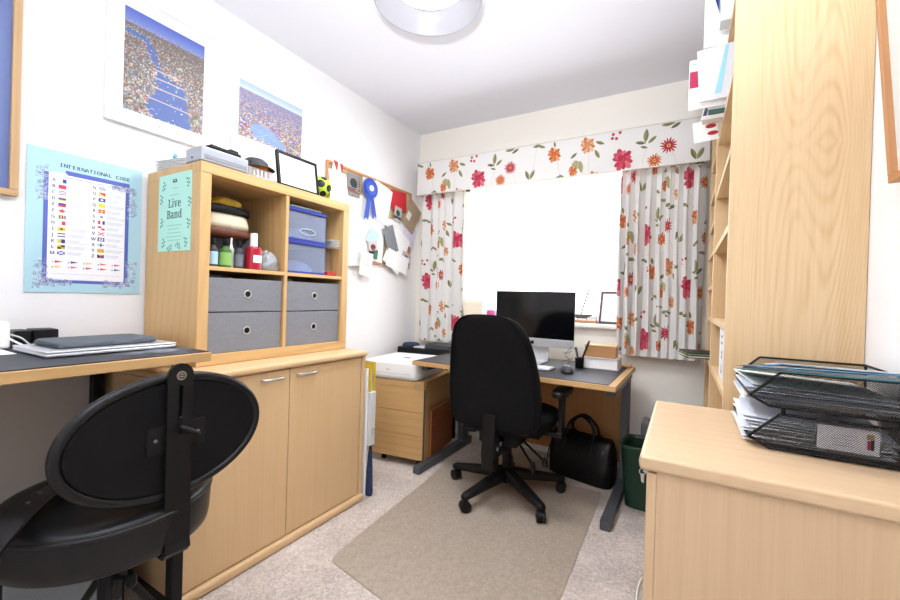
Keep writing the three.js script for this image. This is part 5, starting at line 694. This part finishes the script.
{
  const Y = LH + 0.0045;
  let t = thing('laptop', 'closed silver laptop lying on the patterned desk mat', 'laptop', [0.375, Y, 2.335], 0.03); obj('laptop_base', bx(-0.13, 0.12, 0.001, 0.011, -0.17, 0.17, 0.005, 3), M.silver, t); obj('laptop_lid', bx(-0.13, 0.12, 0.0115, 0.018, -0.17, 0.17, 0.004, 3), M.silver, t);
  t = thing('laptop_sleeve', 'dark grey padded sleeve lying on the silver laptop', 'sleeve', [0.36, Y + 0.0185, 2.335], 0.05); obj('sleeve_body', rows([{ y: 0, hw: 0.088, hd: 0.128 }, { y: 0.004, hw: 0.094, hd: 0.134 }, { y: 0.014, hw: 0.094, hd: 0.134 }, { y: 0.018, hw: 0.088, hd: 0.128 }], 48, 9), mat(lin('#575c62'), { roughness: 0.9 }), t); obj('zip', tube([[-0.08, 0.009, 0.1345], [0.02, 0.009, 0.1345], [0.085, 0.009, 0.1345]], 0.0016, 20, 6), M.charcoal, t);
  t = thing('white_papers', 'white sheets lying behind the laptop by the wall', 'papers', [0.17, Y, 2.26], 0.1); for (let k = 0; k < 4; k++) obj('sheet', new THREE.BoxGeometry(0.17, 0.0015, 0.24).rotateY(rr(-0.08, 0.08)).translate(0, 0.001 + k * 0.003, 0), M.paper, t);
  t = thing('speaker_box', 'pair of small black desktop units beside white charger box', 'speaker', [0.085, Y + 0.0, 2.425]); obj('unit', bx(-0.04, 0.04, 0, 0.052, -0.06, 0.005, 0.005, 2), M.blackPlastic, t); obj('unit', bx(-0.045, 0.035, 0, 0.05, 0.007, 0.05, 0.005, 2), M.blackPlastic, t); obj('connector', rod(V(0.04, 0.02, -0.045), V(0.05, 0.016, -0.06), 0.006), M.blackPlastic, t);
  t = thing('router', 'white router box at the left end of laptop desk', 'router', [0.15, Y, 2.555]); obj('router_body', bx(-0.05, 0.05, 0, 0.085, -0.055, 0.06, 0.01, 3), M.white, t); obj('status_light_strip', bx(0.0502, 0.052, 0.02, 0.024, -0.03, 0.03, 0.0005), mat(lin('#aab0b4')), t);
  tag(obj('white_cable', tube([[0.203, Y + 0.03, 2.55], [0.24, Y + 0.045, 2.53], [0.26, Y + 0.012, 2.48], [0.23, Y + 0.004, 2.44], [0.16, Y + 0.004, 2.445], [0.17, Y + 0.03, 2.47], [0.19, Y + 0.045, 2.5]], 0.0028, 60, 6), M.white), 'white cable looping from the white router box', 'cable');
  tag(obj('flyer', bx(0.2, 0.34, Y, Y + 0.001, 2.52, 2.72, 0), M.paper), 'white flyer lying on the mat before the router', 'paper');
}
{ // drum stool
  const t = thing('drum_stool', 'black drum stool with oval backrest tucked at laptop desk', 'stool', [0.263, 0.1425, 0.3796]), L = M.blackLeather, K = M.blackMetal, cx = 0.765, cy = 0.684, cz = 2.306, a = 0.262, b = 0.172;
  t.scale.setScalar(0.87);
  const pad = obj('backrest', rows([{ y: -0.028, hw: a * 0.86, hd: b * 0.8 }, { y: -0.02, hw: a * 0.95, hd: b * 0.92 }, { y: 0, hw: a * 0.985, hd: b * 0.975 }, { y: 0.014, hw: a * 0.975, hd: b * 0.96 }, { y: 0.017, hw: a * 0.93, hd: b * 0.89 }, { y: 0.017, hw: a * 0.5, hd: b * 0.5 }], 72, 2.15).rotateX(Math.PI / 2).rotateY(Math.PI / 2).translate(cx, cy, cz), L, t);
  const el = (k, x, r) => tube(Array.from({ length: 64 }, (_, i) => V(x, cy + Math.sin(i / 64 * Math.PI * 2) * b * k, cz + Math.cos(i / 64 * Math.PI * 2) * a * (1 - (1 - k) * 0.65))), r, 160, 10, true);
  obj('welt', el(0.955, cx + 0.012, 0.0135), L, pad); obj('back_board', extr(oval(0, 0, a * 0.92, b * 0.87, 64), 0.004, { bevel: 0.001 }).rotateY(Math.PI / 2).translate(cx + 0.018, cy, cz), mat(0xffffff, { map: speck([9, 9, 10], 5, 401, 300, 300), roughness: 0.7, specularIntensity: 0.4 }), pad);
  for (const s of [-1, 1]) { const p = obj('bracket_plate', bx(cx + 0.02, cx + 0.026, cy - 0.04, cy + 0.035, cz - 0.004 + s * 0.05 - 0.026, cz - 0.004 + s * 0.05 + 0.026, 0.002), K, t); obj('bolt', new THREE.SphereGeometry(0.006, 12, 8).translate(cx + 0.027, cy - 0.002, cz - 0.004 + s * 0.055), mat(lin('#54565a'), { metalness: 0.7, roughness: 0.35 }), p); }
  const bar = [[-0.033, 0.4], [0.033, 0.4], [0.033, 0.855], ...Array.from({ length: 11 }, (_, i) => [0.033 * Math.cos(i / 10 * Math.PI), 0.855 + 0.033 * Math.sin(i / 10 * Math.PI)]), [-0.033, 0.855]];
  const post = obj('upright_bar', [extr(bar, 0.008, { bevel: 0.001, holes: [rrect(0.012, 0.1, 0.0059, 5, 0, 0.78).reverse()] }).rotateY(Math.PI / 2).translate(cx + 0.034, 0, cz - 0.004), extr([[-0.004, 0.402], [0.004, 0.402], [0.003, 0.37], [-0.012, 0.354], [-0.22, 0.354], [-0.22, 0.346], [-0.004, 0.345], [0.011, 0.362]].map(([x, y]) => [x + cx + 0.034, y]).reverse(), 0.066).translate(0, 0, cz - 0.004)], K, t);
  obj('badge', [new THREE.CylinderGeometry(0.0125, 0.0125, 0.002, 28).rotateZ(Math.PI / 2).translate(cx + 0.04, 0.855, cz - 0.004)], M.steel, post);
  obj('badge_mark', [new THREE.TorusGeometry(0.0085, 0.0012, 6, 24).rotateY(Math.PI / 2).translate(cx + 0.0412, 0.855, cz - 0.004), bx(cx + 0.041, cx + 0.0418, 0.854, 0.8565, cz - 0.011, cz + 0.003, 0), bx(cx + 0.041, cx + 0.0418, 0.8585, 0.8605, cz - 0.009, cz + 0.001, 0), bx(cx + 0.041, cx + 0.0418, 0.8495, 0.8515, cz - 0.009, cz + 0.001, 0)], K, post);
  obj('wing_knob', [rod(V(cx + 0.036, 0.705, cz - 0.004), V(cx + 0.06, 0.703, cz - 0.008), 0.01), rows([{ y: -0.03, hw: 0.006, hd: 0.004 }, { y: -0.015, hw: 0.011, hd: 0.007 }, { y: 0.02, hw: 0.013, hd: 0.008 }, { y: 0.034, hw: 0.006, hd: 0.005 }], 20, 2).rotateX(1.0).translate(cx + 0.064, 0.7, cz - 0.02)], K, post); obj('slot_bolt', new THREE.SphereGeometry(0.006, 12, 8).translate(cx + 0.04, 0.735, cz - 0.004), K, post);
  const sx = 0.55, sz = 2.36, r = 0.258; const seat = obj('seat', lathe([[0, 0.362], [r * 0.93, 0.362], [r * 0.97, 0.37], [r * 0.985, 0.395], [r, 0.46], [r * 0.995, 0.478], [r * 0.95, 0.492], [r * 0.8, 0.498], [r * 0.4, 0.492], [0, 0.49]], 64).translate(sx, 0, sz), L, t);
  obj('welt', new THREE.TorusGeometry(r * 0.99, 0.006, 10, 72).rotateX(Math.PI / 2).translate(sx, 0.472, sz), L, seat);
  obj('seat_plate', lathe([[0, 0.335], [0.1, 0.335], [0.11, 0.3615], [0, 0.3615]]).translate(sx, 0, sz), K, t); obj('stem', [rod(V(sx, -0.08, sz), V(sx, 0.34, sz), 0.019), rod(V(sx, 0.16, sz), V(sx, 0.26, sz), 0.03)], K, t); obj('height_knob', [rod(V(sx + 0.02, 0.235, sz), V(sx + 0.07, 0.235, sz - 0.02), 0.007), new THREE.SphereGeometry(0.02, 16, 12).scale(1, 1.2, 0.7).translate(sx + 0.08, 0.235, sz - 0.022)], K, t);
  for (let k = 0; k < 3; k++) { const q = k * Math.PI * 2 / 3 + 0.4, c = Math.cos(q), s = Math.sin(q); const l = obj('leg', [rod(V(sx + c * 0.02, 0.24, sz + s * 0.02), V(sx + c * 0.24, -0.135, sz + s * 0.24), 0.011), rod(V(sx + c * 0.015, -0.02, sz + s * 0.015), V(sx + c * 0.14, 0.0, sz + s * 0.14), 0.006)], K, t); obj('rubber_foot', new THREE.CylinderGeometry(0.012, 0.018, 0.03, 14).translate(sx + c * 0.245, -0.148, sz + s * 0.245), M.blackPlastic, l); }
}
{
  const t = thing('strap', 'black padded strap with studded edge draped over stool seat', 'strap', [0.263, 0.1425, 0.3796]); t.scale.setScalar(0.87); const pts = [V(0.72, 0.5, 2.66), V(0.67, 0.54, 2.6), V(0.6, 0.55, 2.54), V(0.53, 0.54, 2.47), V(0.47, 0.515, 2.42)];
  const c = new THREE.CatmullRomCurve3(pts);
  const s = new THREE.Shape([[-0.0035, -0.032], [0.0035, -0.032], [0.0035, 0.032], [-0.0035, 0.032]].map(([x, y]) => new THREE.Vector2(x, y))); obj('strap_band', new THREE.ExtrudeGeometry(s, { steps: 40, extrudePath: c, bevelEnabled: false }), M.blackLeather, t);
  for (let k = 0; k < 7; k++) { const p = c.getPoint(0.08 + k * 0.13); obj('stud', new THREE.SphereGeometry(0.006, 10, 8).translate(p.x - 0.028, p.y + 0.004, p.z - 0.018), M.blackPlastic, t); }
}
{
  const t = thing('amplifier', 'dark practice amplifier with grey mesh grille under laptop desk', 'amplifier', [0.3, 0, 2.42]);
  obj('cabinet', bx(-0.14, 0.13, 0, 0.3, -0.15, 0.15, 0.012, 3), M.blackPlastic, t);
  const tx = dataTex(256, 256, (u, v) => { const k = (Math.sin(u * 256 * Math.PI / 3) * Math.sin(v * 256 * Math.PI / 3)) * 40; return [126 + k, 131 + k, 135 + k]; }); tx.repeat.set(5, 5);
  obj('grille_cloth', grain(bx(0.13, 0.138, 0.02, 0.285, -0.138, 0.138, 0.003), 'y'), mat(0xffffff, { map: tx, roughness: 0.9 }), t);
  obj('top_mesh', grain(bx(-0.11, 0.12, 0.3, 0.303, -0.13, 0.13, 0.001), 'x'), mat(0xffffff, { map: tx, roughness: 0.9 }), t);
}
renderer.render(scene, camera);
